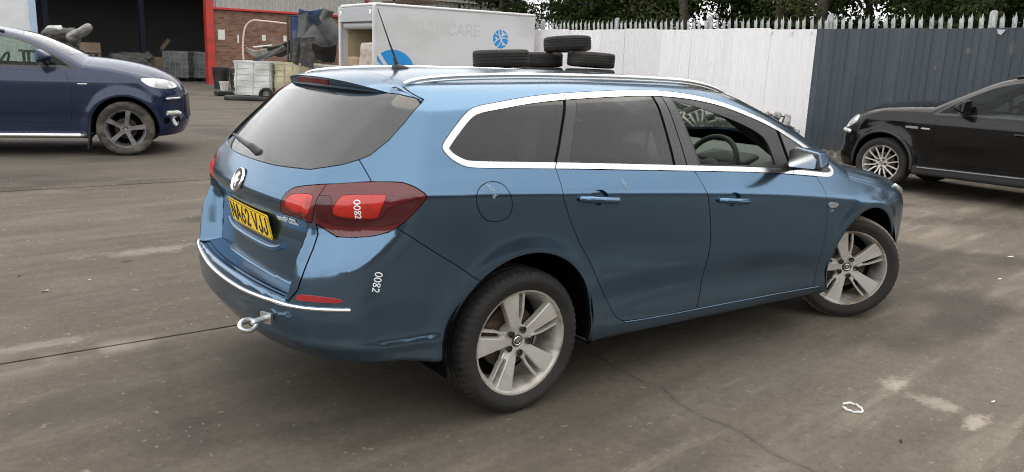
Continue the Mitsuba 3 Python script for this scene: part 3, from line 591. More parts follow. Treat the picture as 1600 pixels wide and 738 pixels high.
FM = face_frame((2.235, -.9, .748), .001); st = meshkit.text_mesh('SRi', .016, .002, bold=True)
add(P+'wing_lettering', onto(st, FM), 'chrome', False)
rep = Polygon(chaikin([(2.205, .796), (2.225, .808), (2.27, .806), (2.305, .796), (2.312, .784), (2.28, .772), (2.235, .772), (2.21, .782)], 2))
for k in (0, 1): BE.emit(P+'side_repeater', BE.proud(.008) ^ S2(rep)[k], 'lamp_clear', off=.008)
# wiper, aerial, towing eye, rails
wp, wn = BE.project([(-.876, .01, 1.122), (-.876, .12, 1.132), (-.86, .24, 1.13), (-.82, .36, 1.125)], .022)
add(P+'rear_wiper', cat_([hullm([wp[0]-wn[0]*.02+[0, -.05, -.012], wp[0]+[0, -.01, 0]], [.019, .017]), hullm([wp[0], wp[1]], [.015, .011]), hullm([wp[1], wp[3]], [.011, .006]), tube(np.vstack([wp[1]-wn[1]*.012, wp[2]-wn[2]*.012, wp[3]-wn[3]*.012]), .006)]), 'black_plastic', 40)
ab, an = BE.project([(-.163, 0, 1.50)], 0)
add(P+'roof_aerial', cat_([hullm([ab[0]+[-.03, 0, .002], ab[0]+[.03, 0, 0.0]], [.022, .012]), hullm([ab[0]+[-.025, 0, .012], ab[0]+[-.036, 0, .05]], [.013, .008]), tube([ab[0]+[-.034, 0, .05], ab[0]+[-.065, 0, .12], ab[0]+[-.128, 0, .275]], [.006, .004, .0022])]), 'black_plastic', 40)
tp, tn = BE.project([(-1.02, -.47, .512)], 0); hk = tp[0]
hd_ = np.array([-.93, -.36, -.06]); hd_ /= np.linalg.norm(hd_); hs = np.cross(hd_, [0, 0, 1.0]); hs /= np.linalg.norm(hs); hu = np.cross(hs, hd_)
ring_c = hk+hd_*.115; rg = [ring_c+.036*math.cos(a)*hd_+.025*math.sin(a)*(hs*.75+hu*.66) for a in np.linspace(0, 2*np.pi, 29)[:-1]]
add(P+'towing_eye', cat_([tube(rg, .0098, 10, closed=True), tube([hk-hd_*.02, hk+hd_*.075], .0125, 10), hullm([hk+hd_*.055, hk+hd_*.085], .0155), boxm(hk+hd_*.02, (.012, .06, .045), rz=.4)]), 'steel', 40)
for s in (-1, 1):
    rx = np.array([-.44, -.40, -.30, -.1, .3, .7, 1.0, 1.25, 1.42, 1.54, 1.62]); rp, rn = BE.project(np.stack([rx, s*np.interp(rx, [-.44, 1, 1.62], [.52, .548, .53]), Zr(rx)-.04], 1), 0)
    lift = np.interp(rx, [-.44, -.36, -.2, 1.35, 1.55, 1.62], [.004, .016, .026, .028, .014, .002]); rp = rp+np.array([0, 0, 1.])*lift[:, None]
    add(P+'roof_rail', tube(spline(rp, 60), .0105, 10), 'satin_chrome', 60)
    rs = spline(rp, 60)-[0, 0, .014]
    add(P+'roof_rail_foot', tube(rs, .007, 6), 'satin_chrome', 60)
# door mirrors
for s in (1, -1):
    F_ = lambda m: m if s == 1 else (lambda q: (q.invert(), q)[1])(moved(m, np.diag([1, -1, 1, 1.])))
    hs_ = hullm([(1.80, -.925, 1.058), (1.80, -.925, 1.135), (1.80, -1.078, 1.058), (1.80, -1.058, 1.118), (1.90, -.95, 1.075), (1.90, -.95, 1.115), (1.885, -1.05, 1.07), (1.885, -1.04, 1.11)], [.018, .020, .018, .02, .03, .03, .025, .025], 16)
    mk = add(P+'door_mirror', F_(hs_), 'paint_blue', 50)
    mg = hullm([(1.786, -.925, 1.058), (1.786, -.925, 1.135), (1.780, -1.078, 1.058), (1.780, -1.058, 1.118)], .0165, 14)
    add(mk+'__rim', F_(mg), 'black_plastic', 50)
    gm = extr(Polygon([(-.064, -.033), (.068, -.030), (.070, .005), (.050, .027), (-.070, .040)]).buffer(.010, 6), .004); yw = .12
    add(mk+'__mirror_glass', F_(moved(gm, mat4([(math.sin(yw), -math.cos(yw), 0), (0, 0, 1), (-math.cos(yw), -math.sin(yw), 0)], (1.7535, -.998, 1.091)))), 'chrome', False)
    add(mk+'__arm', F_(cat_([hullm([(1.86, -.83, 1.03), (1.84, -.93, 1.05)], [.028, .024]), hullm([(1.84, -.83, 1.02), (1.90, -.83, 1.03)], .02)])), 'black_plastic', 40)
# writing
handwriting(BE, P+'tail_lamp__marker_writing', '0082', (-.775, -.757, 1.018), (.05, -.02, -1), (.70, -.71, .05), .022, .0024, 'marker_white')
handwriting(BE, P+'rear_bumper__marker_writing', '0082', (-.735, -.842, .752), (-.22, -.10, -.97), (.72, -.62, -.2), .030, .0022, 'marker_white')
handwriting(BE, P+'fuel_flap__marker_writing', '0088', (-.262, -.87, 1.058), (.55, 0, -.83), (.83, 0, .55), .022, .0015, 'marker_faint')
handwriting(BE, P+'rear_door__marker_writing', '0082', (.50, -.87, 1.035), (.42, 0, -.9), (.9, 0, .42), .022, .0012, 'marker_faint')
handwriting(BE, P+'bonnet__marker_writing', '0082', (2.60, -.66, 1.0), (.9, .1, -.3), (.1, .95, .2), .03, .002, 'marker_white')
handwriting(BE, P+'bonnet__marker_writing', '0082', (3.06, -.66, .9), (.9, .1, -.3), (.1, .95, .2), .03, .002, 'marker_white')
# head lamps (seen at the far corner only)
for s in (-1, 1):
    hl = hullm([(3.20, s*.80, .80), (3.40, s*.62, .745), (3.30, s*.74, .70), (3.10, s*.83, .84)], [.03, .03, .03, .015])
    add(P+'head_lamp', hl, 'lamp_clear', 50)
# sill bead
sl = np.array([(.60, -.88, .330), (.85, -.88, .317), (1.13, -.88, .310), (1.65, -.88, .296), (2.25, -.88, .279)])
for s in (-1, 1):
    sp_, _ = BE.project(sl*[1, -s, 1] if s == 1 else sl, .001); sp_ = sp_ if s == -1 else sp_
    add(P+'sill_bead', tube(spline(sp_, 30), .0045, 6), 'paint_blue', 60)
# wheel arch liners, floor
for cx, cz, r in ((-.03, .362, .41), (2.705, .362, .40)):
    for s in (-1, 1):
        a = np.linspace(-.25, math.pi+.25, 30); pr_ = [(cx+r*math.cos(t), cz+r*math.sin(t)) for t in a]
        v = np.array([(x, s*.52, z) for x, z in pr_]+[(x, s*.892, z) for x, z in pr_]); n_ = len(pr_); f = []
        for i in range(n_-1): f += [[i, i+1, n_+i+1], [i, n_+i+1, n_+i]]
        v = np.vstack([v, [(cx, s*.52, cz)]]); f += [[i, i+1, 2*n_] for i in range(n_-1)]
        add(P+'wheel_arch_liner', trimesh.Trimesh(v, f, process=False), 'black_hole', False)
add(P+'underbody', cat_([boxm((1.3, 0, .27), (2.1, 1.4, .06)), boxm((-.40, 0, .40), (.7, 1.0, .06)), boxm((2.8, 0, .30), (1.2, 1.0, .06))]), 'black_hole', False)
# interior
add(P+'cabin_floor', boxm((1.0, 0, .33), (2.6, 1.5, .02)), 'trim_dark', False)
dash = Polygon(chaikin([(1.72, .55), (1.72, .86), (1.80, .985), (1.93, 1.02), (2.10, 1.06), (2.30, 1.075), (2.36, 1.07), (2.42, .55)], 2))
add(P+'dashboard', moved(extr(dash, 1.46, -.73), mat4([(1, 0, 0), (0, 0, 1), (0, -1, 0)])), 'trim_grey', 30)
add(P+'dashboard__instrument_hood', hullm([(1.84, -.20, 1.0), (1.84, -.54, 1.0), (1.98, -.22, 1.03), (1.98, -.52, 1.03), (1.9, -.37, 1.035)], [.03, .03, .03, .03, .035]), 'trim_dark', 50)
SW = mat4([(0, -1, 0), (.42, 0, .907), (-.907, 0, .42)], (1.75, -.37, .985))
sw = [tube([(.185*math.cos(t), .185*math.sin(t), 0) for t in np.linspace(0, 2*np.pi, 49)[:-1]], .0165, 10, closed=True), hullm([(0, 0, -.01), (.03, -.02, -.01), (-.03, -.02, -.01)], .05)]
for t in (math.radians(8), math.radians(172), math.radians(270)): sw.append(hullm([(.04*math.cos(t), .04*math.sin(t), -.015), (.178*math.cos(t), .178*math.sin(t), 0)], [.022, .014]))
add(P+'steering_wheel', moved(cat_(sw), SW), 'trim_dark', 50)
add(P+'interior_mirror', hullm([(1.62, -.10, 1.335), (1.62, .10, 1.335), (1.60, -.09, 1.295), (1.60, .09, 1.295), (1.64, 0, 1.36)], .016), 'ink_black', 50)
for s in (-1, 1): add(P+'door_card', cat_([rbox((1.11, s*.815, .74), (1.36, .03, .56), .014), rbox((1.45, s*.775, .82), (.5, .06, .05), .02), rbox((.6, s*.775, .84), (.5, .06, .05), .02)]), 'trim_dark', 40)
def seat(x, y, w, nm):
    k = thing(P+nm, None, None)
    add(k+'__cushion', rbox((x+.26, y, .56), (.52, w, .16), .06, ry=-.10), 'seat_cloth', 50)
    add(k+'__backrest', rbox((x-.07, y, .86), (.15, w, .62), .06, ry=-.28), 'seat_cloth', 50)
    return k
for y in (-.38, .38):
    k = seat(1.05, y, .5, 'front_seat'); add(k+'__headrest', rbox((.88, y, 1.245), (.10, .26, .17), .045, ry=-.25), 'seat_cloth', 50)
    add(k+'__headrest_post', cat_([tube([(.90, y+q, 1.14), (.885, y+q, 1.2)], .006) for q in (-.05, .05)]), 'steel', 40)
k = seat(.12, 0, 1.02, 'rear_seat')
for y in (-.36, 0, .36): add(k+'__headrest', rbox((-.055, y, 1.20), (.09, .26, .15), .04, ry=-.25), 'seat_cloth', 50)
for s in (-1, 1):
    add(P+'interior_pillar', hullm([(1.00, s*.565, 1.385), (1.02, s*.73, 1.02)], [.035, .045]), 'trim_light', 50)
    add(P+'interior_pillar', hullm([(1.62, s*.575, 1.31), (2.10, s*.70, 1.02)], [.035, .045]), 'trim_dark', 50)
    add(P+'interior_pillar', hullm([(.20, s*.575, 1.37), (.05, s*.73, 1.07)], [.04, .05]), 'trim_light', 50)
    add(P+'seat_belt', tube([(1.0, s*.57, 1.36), (1.0, s*.55, 1.1), (1.02, s*.5, .7)], .014, 4), 'trim_dark', False)
# wheels
WS = wheel_shapes('twin5', .334, .228, .243)
WSd = {**WS, 'tyre': [ply(tyre_mesh(.334, .228, .239), 'rubber_mud', 50)]}
place_wheel(CAR, WS, wheel_matrix((-.02, -.762, .334), -1), 'rear wheel with five twin blade alloy spokes')
place_wheel(CAR, WSd, wheel_matrix((2.70, -.765, .334), -1, steer=-math.radians(38), spin=math.radians(3)), 'front wheel steered hard over with dirt on its tread')
place_wheel(CAR, WS, wheel_matrix((-.02, .762, .334), 1)); place_wheel(CAR, WS, wheel_matrix((2.70, .765, .334), 1, steer=-math.radians(36)))
# ================================================================ GROUND: three concrete bays over a dark bed, joints open between them
def crack_at(p, pts, w):
    d = mi.Float(9.0)
    for (x0, y0), (x1, y1) in zip(pts[:-1], pts[1:]):
        ex, ey = x1-x0, y1-y0; L2 = ex*ex+ey*ey
        t = dr.clip(((p.x-x0)*ex+(p.y-y0)*ey)/L2, 0, 1); d = dr.minimum(d, dr.sqrt(dr.square(p.x-x0-t*ex)+dr.square(p.y-y0-t*ey)))
    return d
CRK = [(.78, -.35), (.75, -.70), (.73, -.94), (.76, -1.02), (.69, -1.18), (.67, -1.35), (.70, -1.53), (.64, -1.75), (.66, -1.91), (.58, -2.4), (.62, -3.2)]
def blob(p, x, y, a, b, rot=0.0):
    c, s = math.cos(rot), math.sin(rot); u = ((p.x-x)*c+(p.y-y)*s)/a; v = (-(p.x-x)*s+(p.y-y)*c)/b
    w = 1.5*(fb(p.x*6+x, p.y*13, 1.0, 4)-.5)+.5*(ns(p.x*45, p.y*60)-.5)
    return ss(1.25, 0.35, dr.sqrt(u*u+v*v)+w)*(.45+.55*fb(p.x*15, p.y*34, 4.0, 3))
def ground_col(p, n, uv):
    big = fb(p.x*.35+7, p.y*.5, 0.0, 4); med = fb(p.x*1.5, p.y*2.6, 2.0, 4); fine = fb(p.x*26, p.y*30, 5.0, 3)
    st = fb(p.x*1.1+p.y*.25, p.y*9.0-p.x*1.2, 9.0, 4)
    c = mx([.100, .083, .064], [.188, .160, .126], ss(.25, .78, .45*big+.30*med+.25*st))
    c = mx(c, [.27, .236, .185], .55*ss(.60, .80, st)*ss(.40, .62, big))
    c = mx(c, [.048, .042, .037], .75*ss(.52, .76, fb(p.x*.8+21, p.y*1.5+4, 3.0, 4)))
    near = ss(7.6, 6.6, p.y)
    c = mx(mx(c, [.075, .066, .058], .55), c, near)
    grit = ns(p.x*95, p.y*95, 7.0); g2 = fb(p.x*55, p.y*170, 6.0, 2)
    c = c*(.72+.28*fine+.18*grit+.16*g2)*.66
    sp = ns(p.x*38, p.y*38, 2.0); c = mx(c, [.33, .30, .26], .35*ss(.92, .98, sp)*near); c = mx(c, [.035, .031, .028], .3*ss(.09, .03, sp))
    light = dr.maximum(dr.maximum(.8*blob(p, 1.84, -1.62, .16, .085, .3), .62*blob(p, 1.78, -1.84, .07, .20, .25)), .8*blob(p, 1.74, -2.08, .10, .055, .2))
    c = mx(c, [.40, .36, .29], .8*light)
    c = mx(c, [.25, .22, .18], dr.maximum(.5*blob(p, -1.75, 1.14, .30, .07, .1), dr.maximum(.6*blob(p, -.75, 3.0, .35, .13), .5*blob(p, 2.6, -.3, .5, .10, -.2))))
    jl = dr.maximum(ss(.16, .0, dr.abs(p.y-.90+.10*(ns(p.x*1.5)-.5)))*ss(.45, .7, fb(p.x*3, 1.0, 0.0, 3)), .5*ss(.30, .0, dr.abs(p.y-6.15+.2*(ns(p.x*.8, 3.)-.5)))*ss(.45, .65, fb(p.x*1.6, p.y*3, 0.0, 3)))
    c = mx(c, [.30, .265, .22], .42*jl)
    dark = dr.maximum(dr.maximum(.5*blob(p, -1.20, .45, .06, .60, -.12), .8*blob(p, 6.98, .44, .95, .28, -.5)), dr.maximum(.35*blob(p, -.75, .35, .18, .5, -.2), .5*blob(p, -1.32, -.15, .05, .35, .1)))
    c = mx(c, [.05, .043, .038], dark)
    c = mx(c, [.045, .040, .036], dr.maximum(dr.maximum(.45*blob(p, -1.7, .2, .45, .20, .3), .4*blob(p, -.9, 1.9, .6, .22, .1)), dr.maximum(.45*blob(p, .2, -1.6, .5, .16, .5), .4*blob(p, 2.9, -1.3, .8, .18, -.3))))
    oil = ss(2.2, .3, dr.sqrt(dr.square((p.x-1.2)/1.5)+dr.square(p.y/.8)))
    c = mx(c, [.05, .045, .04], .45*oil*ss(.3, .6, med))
    d = crack_at(p, CRK, 0)+.012*(fb(p.x*30, p.y*30, 0.0, 2)-.5); c = mx([.045, .039, .034], c, ss(.0, .005, d)); c = mx(mx(c, [.05, .045, .04], .30), c, ss(.0, .04, d))
    return c
def ground_h(p, n, uv):
    return .35*fb(p.x*14, p.y*14, 0.0, 4)+.45*ns(p.x*70, p.y*70)
bumped('ground_mat', ground_col, .80, ground_h, .0022, specular=.3)
prin('joint_dark', (0.022, 0.019, 0.017), .9)
add('ground', boxm((40, 40, -.545), (500, 500, 1.0)), 'joint_dark', False, kind='structure')
def slab(y0, y1, seed, z=0.0):
    r = np.random.default_rng(seed); xs = np.r_[-120, -40, np.arange(-6, 14, .06), 40, 160]
    def edge(y, s): return [(x, y+s*(.0008 if (x > 2.9 and y < 2) else 1)*(.006+.010*meshkit.fbm(np.array([x*2.2, seed*3.1, 0.]), 3)+.010*max(0, meshkit.noise(np.array([x*9, seed*1.7, 2.]))-.72)/.28)) for x in xs]
    a = edge(y0, 1) if abs(y0) < 50 else [(x, y0) for x in xs]; b = edge(y1, -1) if abs(y1) < 50 else [(x, y1) for x in xs]
    v = np.array([(x, y, z) for x, y in a]+[(x, y, z) for x, y in b]+[(x, y, z-.03) for x, y in a]+[(x, y, z-.03) for x, y in b]); n_ = len(xs); f = []
    for i in range(n_-1): f += [[i, i+1, n_+i+1], [i, n_+i+1, n_+i], [2*n_+i, i+1, i], [2*n_+i, 2*n_+i+1, i+1], [n_+i, n_+i+1, 3*n_+i], [n_+i+1, 3*n_+i+1, 3*n_+i]]
    return trimesh.Trimesh(v, f, process=False)
add('ground__concrete_bay', slab(-100, .945, 1), 'ground_mat', False)
add('ground__concrete_bay', slab(.945, 6.27, 2, -.001), 'ground_mat', False)
add('ground__concrete_bay', slab(6.27, 200, 3), 'ground_mat', False)

# ================================================================ PALISADE FENCE with sheeting (runs along x = 11.2)
prin('galv', dirty((.46, .48, .48), (.30, .31, .31), .6, 3), .45, .35)
def sheet_col(base, streak, amt):
    def f(p, n, uv):
        sheet = mikit.cell_rand(dr.floor((p.y+40.0)/.98)); v = fb(p.y*5, p.z*.5, 1.0, 3)
        c = mx(base, [b*.84 for b in base], sheet)
        c = mx(c, streak, amt*ss(.52, .85, v)); c = mx(c, [.16, .13, .10], .35*ss(.55, .05, p.z)*fb(p.y*4, p.z*4, 0., 3))
        return mx(c, [.30, .25, .18], .2*ss(.90, .96, ns(p.y*6.3, p.z*3.6, 5.))*ss(.3, .7, ns(p.y*24, p.z*5)))
    return f
prin('sheet_white', sheet_col([.82, .81, .82], [.68, .68, .69], .28), .42)
prin('sheet_dark', sheet_col([.042, .055, .069], [.066, .082, .098], .5), .45)
FENCE = thing('palisade_fence', 'long spiked steel fence faced with white and dark grey corrugated sheets', 'fence')
labels[FENCE]['label'] = 'galvanised spiked fence faced with white and dark grey corrugated sheets'
pw = .034
pale2d = Polygon([(-pw, 0), (pw, 0), (pw, 2.28), (pw*1.12, 2.38), (pw*.80, 2.435), (pw*.45, 2.40), (0, 2.49), (-pw*.45, 2.40), (-pw*.80, 2.435), (-pw*1.12, 2.38), (-pw, 2.28)])
pm = extr(pale2d, .003); pm = pm.subdivide_to_size(.2); V = np.array(pm.vertices); V[:, 2] += .005*np.cos(V[:, 0]/pw*math.pi*.9)+np.where(V[:, 1] > 2.3, -(V[:, 1]-2.3)*.16*np.abs(V[:, 0]/pw), 0)
pale_d = ply(moved(trimesh.Trimesh(V, pm.faces, process=False), mat4([(0, 1, 0), (0, 0, 1), (1, 0, 0)])), 'galv', False)
post_d = ply(cat_([boxm((0, 0, 1.25), (.05, .10, 2.5)), moved(trimesh.creation.cylinder(.05, .05), mat4([(0, 1, 0), (0, 0, 1), (1, 0, 0)], (0, 0, 2.5)))]), 'galv', 30)
for i in range(106):
    y = -1.6+i*.155
    put(FENCE+'__pale', {**pale_d, 'to_world': T4().translate([11.30, y, .02+.012*math.sin(i*1.7)]).rotate([1, 0, 0], 0.3*math.sin(i*2.3))})
for y in (-.4, 2.30, 5.05, 7.8, 10.55, 13.3): put(FENCE+'__post', {**post_d, 'to_world': T4().translate([11.36, y, 0])})
for z in (.45, 2.02): add(FENCE+'__rail', boxm((11.335, 6.2, z), (.03, 17, .05)), 'galv', False)
def corrugated(y0, y1, z0, z1, x, ph=.007, pitch=.196, lean=0.0):
    pts = []; y = y0
    while y < y1-1e-6:
        for q, h in ((0, 0), (.40, 0), (.48, ph), (.82, ph), (.90, 0)):
            yy = y+q*pitch
            if yy < y1: pts.append((yy, h))
        y += pitch
    pts.append((y1, 0)); pts = np.array(pts); n_ = len(pts)
    a = [(x-h, yy, z0) for yy, h in pts]+[(x-h, yy, z1) for yy, h in pts]; b = [(p[0]+.0012, p[1], p[2]) for p in a]
    f = []
    for i in range(n_-1): f += [[i, n_+i, i+1], [i+1, n_+i, n_+i+1], [2*n_+i, 2*n_+i+1, 3*n_+i], [2*n_+i+1, 3*n_+i+1, 3*n_+i]]
    f += [[i, i+1, 2*n_+i] for i in range(n_-1)]+[[i+1, 2*n_+i+1, 2*n_+i] for i in range(n_-1)]+[[n_+i, 3*n_+i, n_+i+1] for i in range(n_-1)]+[[n_+i+1, 3*n_+i, 3*n_+i+1] for i in range(n_-1)]
    f += [[0, 2*n_, n_], [2*n_, 3*n_, n_], [n_-1, 2*n_-1, 3*n_-1], [3*n_-1, 2*n_-1, 4*n_-1]]
    m = trimesh.Trimesh(np.array(a+b), f, process=False)
    if lean: m.apply_transform(trimesh.transformations.rotation_matrix(lean, (1, 0, 0), ((x), (y0+y1)/2, z0)))
    return m
for i in range(9):
    y0 = 5.22+.98*i; ln = [0, .002, -.003, .012, .004, -.004, .003, 0, .002][i]
    add(FENCE+'__white_sheet', corrugated(y0, y0+1.0, .20+.03*((i*7) % 3), 2.27+.012*((i*5) % 3), 11.235-.010*(i % 2), lean=ln), 'sheet_white', 20)
for i in range(7):
    y0 = 5.215-.98*(i+1)
    add(FENCE+'__dark_sheet', corrugated(y0, y0+1.0, .15, 2.275+.008*(i % 2), 11.236-.004*(i % 2), ph=.017, pitch=.245), 'sheet_dark', 20)
for y in (5.35, 5.75, 6.2, 2.1, 1.2):
    w_ = extr(Polygon([(-.07, 0), (.05, .01), (.03, -.06), (-.02, -.075)]), .004); add(FENCE+'__torn_flap', moved(w_, mat4([(0, 1, 0), (0, 0, 1), (1, 0, 0)], (11.20, y, 2.25))), 'sheet_white' if y > 5 else 'galv', False)

# ================================================================ WAREHOUSE
def brick_col(p, n, uv):
    row = dr.floor(p.z/.075); u = p.x/.225+.5*(row-2*dr.floor(row/2)); fu, fv = u-dr.floor(u), p.z/.075-row
    r = mikit.cell_rand(dr.floor(u), row); mort = dr.minimum(dr.minimum(fu, 1-fu)*.225, dr.minimum(fv, 1-fv)*.075)
    c = mx([.165, .078, .052], [.25, .130, .090], r); c = mx(c, [.10, .05, .035], .6*ss(.78, .9, mikit.cell_rand(dr.floor(u), row, 4)))
    c = mx([.22, .17, .13], c, ss(.003, .008, mort)); return mx(c, [.30, .27, .24], .35*ss(.55, .8, fb(p.x*1.3, p.z*1.6, 0., 3)))
prin('brick', brick_col, .9)
prin('cladding_grey', lambda p, n, uv: mx([.40, .40, .37], [.33, .33, .31], fb(p.x*2, p.z*.6, 0., 3)), .55)
prin('steel_red', dirty((.50, .045, .035), (.28, .05, .04), .5, 2), .5)
prin('hall_dark', (.14, .14, .137), .9)
prin('white_panel', dirty((.66, .67, .68), (.52, .53, .53), .4, 1), .5)
prin('blue_edge', (.36, .46, .60), .5)
prin('paper', (.70, .68, .63), .8)
WH = thing('warehouse', 'red framed brick and grey clad warehouse with a wide dark open doorway', 'building')
W_ = WH+'__'
add(W_+'brick_wall', boxm((12.3, 30.85, 1.49), (8.2, .3, 2.98)), 'brick', False)
def clad(x0, x1, z0, z1, y):
    m = corrugated(x0, x1, z0, z1, 0, ph=.045, pitch=.25); return moved(m, mat4([(0, 1, 0), (1, 0, 0), (0, 0, 1)], (0, y, 0)))
add(W_+'cladding', clad(8.22, 16.4, 3.07, 4.55, 30.72), 'cladding_grey', 20)
add(W_+'door_post', boxm((8.06, 30.75, 2.4), (.30, .34, 4.8)), 'steel_red', False)
add(W_+'corner_post', boxm((15.05, 30.62, 3.9), (.16, .12, 1.7)), 'steel_red', False)
add(W_+'red_flashing', boxm((12.3, 30.66, 3.03), (8.3, .16, .075)), 'steel_red', False)
add(W_+'door_lintel', boxm((4.9, 30.85, 4.7), (6.2, .3, .6)), 'cladding_grey', False)
add(W_+'white_side_panel', boxm((-3.9, 30.7, 2.4), (11.35, .2, 4.8)), 'white_panel', False)
add(W_+'panel_edge', boxm((1.86, 30.62, 2.4), (.20, .3, 4.8)), 'blue_edge', False)
add(W_+'back_wall', boxm((4, 47, 2.5), (27, .3, 5)), 'hall_dark', False)
add(W_+'inner_wall', boxm((-9.4, 39, 2.5), (.3, 16, 5)), 'hall_dark', False)
add(W_+'inner_wall', boxm((16.3, 39, 2.5), (.3, 15.8, 5)), 'hall_dark', False)
for y0, y1 in ((30.5, 35.4), (36.2, 41.4), (42.2, 47.5)): add(W_+'roof', boxm((3.5, (y0+y1)/2, 5.1), (26.4, y1-y0, .2)), 'hall_dark', False)
prin('hall_floor', (.10, .095, .085), .8)
add(W_+'hall_floor', boxm((3.5, 39, .003), (25, 16, .006)), 'hall_floor', False)
prin('steel_blue', (.015, .022, .055), .5)
for x in (6.8, 3.0): add(W_+'inner_column', boxm((x, 36.5, 2.5), (.22, .22, 5)), 'steel_blue', False)
for (x, z, w, h) in ((8.52, 2.0, .28, .40), (10.28, 1.95, .16, .24), (11.2, 1.96, .14, .24), (9.2, 1.86, .07, .32)): add(W_+'notice', boxm((x, 30.69, z), (w, .008, h)), 'paper', False)
add(W_+'downpipe', tube([(11.9, 30.63, 0), (11.9, 30.63, 3.0)], .04), 'black_plastic')
# lower building beyond
AN = thing('low_annexe', 'low pale clad annexe with a brown edged roof behind the white lorry body', 'building'); A_ = AN+'__'
prin('annexe_wall', dirty((.42, .42, .39), (.33, .33, .31), .5, 2), .6); prin('timber_brown', (.16, .12, .085), .8); prin('fascia_pale', (.60, .60, .55), .6)
add(A_+'wall', clad(16.6, 23.0, 0, 4.05, 30.9), 'annexe_wall', 20); add(A_+'side_wall', boxm((22.98, 34, 2.0), (.1, 6, 4.0)), 'annexe_wall', False)
add(A_+'fascia', boxm((19.8, 30.70, 4.13), (6.7, .14, .17)), 'fascia_pale', False); add(A_+'roof', boxm((19.8, 34, 4.26), (6.9, 7, .08)), 'timber_brown', False)
for i in range(4): add(A_+'timber_batten', boxm((16.55+.25*i, 30.2-.15*i, 3.72+.08*i), (2.6, .06, .07), ry=.05*(i-1.5)), 'timber_brown', False)
add(A_+'corner_marker', boxm((22.75, 30.6, 3.92), (.10, .1, .34)), 'steel_red', False)
fl = thing(A_+'floodlight', None, None); add(fl+'__housing', rbox((20.18, 30.58, 3.84), (.50, .18, .34), .03, rx=.3), 'dark_metal'); add(fl+'__lens', boxm((20.18, 30.475, 3.81), (.40, .012, .24), rx=.3), 'lamp_clear', False); add(fl+'__bracket', boxm((20.18, 30.72, 3.9), (.08, .2, .05)), 'dark_metal', False)

# ================================================================ WHITE LORRY BODY
LB = thing('box_lorry', 'white box lorry body with a blue globe sign and open rear shutter', 'lorry'); L_ = LB+'__'
XF[0] = mat4([(math.cos(-.045), math.sin(-.045), 0), (-math.sin(-.045), math.cos(-.045), 0), (0, 0, 1)], (6.53, 13.3, 0))
prin('lorry_white', lambda p, n, uv: mx([.62, .62, .62], [.50, .50, .49], .8*ss(.4, .8, fb(p.x*.9, p.z*1.8, p.y, 4))), .38)
prin('lorry_seam', (.52, .52, .52), .4); prin('ply_cream', (.46, .39, .24), .8); prin('shutter_grey', (.40, .41, .42), .5); prin('logo_blue', (.015, .26, .62), .35); prin('ghost_grey', lambda p, n, uv: mx([.52, .52, .515], [.57, .57, .565], fb(p.x*2.2, p.z*2.2, 3., 3)), .4)
LL, LW, Z0, Z1 = 4.42, 1.95, .62, 2.60
add(L_+'side_panel', rbox((LL/2, .02, (Z0+Z1)/2), (LL, .05, Z1-Z0), .012), 'lorry_white'); add(L_+'far_side_panel', boxm((LL/2, LW, (Z0+Z1)/2), (LL, .05, Z1-Z0)), 'lorry_white', False)
add(L_+'front_panel', boxm((LL-.03, LW/2, (Z0+Z1)/2), (.05, LW-.06, Z1-Z0)), 'lorry_white', False)
add(L_+'roof', rbox((LL/2, LW/2, Z1+.012), (LL+.02, LW+.06, .07), .03), 'lorry_white'); add(L_+'floor', boxm((LL/2, LW/2, Z0-.05), (LL, LW, .1)), 'dark_metal', False)
for y in (.0, LW-.0): add(L_+'rear_post', rbox((-.02, y, (Z0+Z1)/2), (.07, .10, Z1-Z0), .015), 'lorry_white')
add(L_+'rear_header', rbox((-.025, LW/2, Z1-.20), (.06, LW-.12, .33), .01), 'shutter_grey'); add(L_+'rolled_shutter', moved(trimesh.creation.cylinder(.09, LW-.2), mat4([(1, 0, 0), (0, 0, 1), (0, -1, 0)], (.10, LW/2, Z1-.44))), 'shutter_grey')
for y in (.12, LW-.12): add(L_+'marker_lamp', rbox((-.06, y, Z1-.16), (.02, .10, .10), .008), 'marker_white')
add(L_+'cream_lining', boxm((LL-.12, LW/2, 1.6), (.02, LW-.14, 1.9)), 'ply_cream', False)
for y in (.065, LW-.045): add(L_+'cream_lining', boxm((LL/2, y, 1.6), (LL-.3, .015, 1.9)), 'ply_cream', False)
add(L_+'load_rail', boxm((1.2, LW/2, 2.0), (.06, LW-.12, .08)), 'timber_brown', False)
add(L_+'chassis', cat_([boxm((LL/2+.4, LW/2-.4, .46), (LL+1.2, .1, .16)), boxm((LL/2+.4, LW/2+.4, .46), (LL+1.2, .1, .16))]), 'dark_metal', False)
add(L_+'rear_bumper', boxm((-.05, LW/2, .42), (.08, LW-.2, .12)), 'dark_metal', False)
TL = wheel_shapes('grey5', .36, .22, .21); TL = {k: v for k, v in TL.items() if k in ('tyre', 'rim', 'hub', 'spoke')}
for x in (1.0, LL-.35):
    for y, s in ((.12, -1), (LW-.12, 1)): place_wheel(LB, TL, wheel_matrix((x, y, .36), s))
def on_side(m, x, z, k=-.0075): return moved(m, mat4([(1, 0, 0), (0, 0, 1), (0, -1, 0)], (x, k+.0015, z)))
ghost = meshkit.text_mesh('HEALTHCARE', .27, .0015, bold=True); gw = ghost.bounds[1][0]; ghost.apply_scale([2.35/gw, 1, 1]); add(L_+'faded_lettering', on_side(ghost, .42, 2.02), 'ghost_grey', False)
gl0 = Point(0, 0).buffer(.225, 32); bands = []
for c, r0, r1, aa in (((-.30, .10), .335, .365, 0), ((.10, -.34), .36, .39, 0), ((.36, .22), .40, .43, 0), ((0.02, .40), .30, .325, 0)):
    bands.append(Point(c).buffer(r1, 48).difference(Point(c).buffer(r0, 48)))
nodes = [Point(-.13, .02).buffer(.03), Point(.08, .13).buffer(.035), Point(.07, -.13).buffer(.03)]
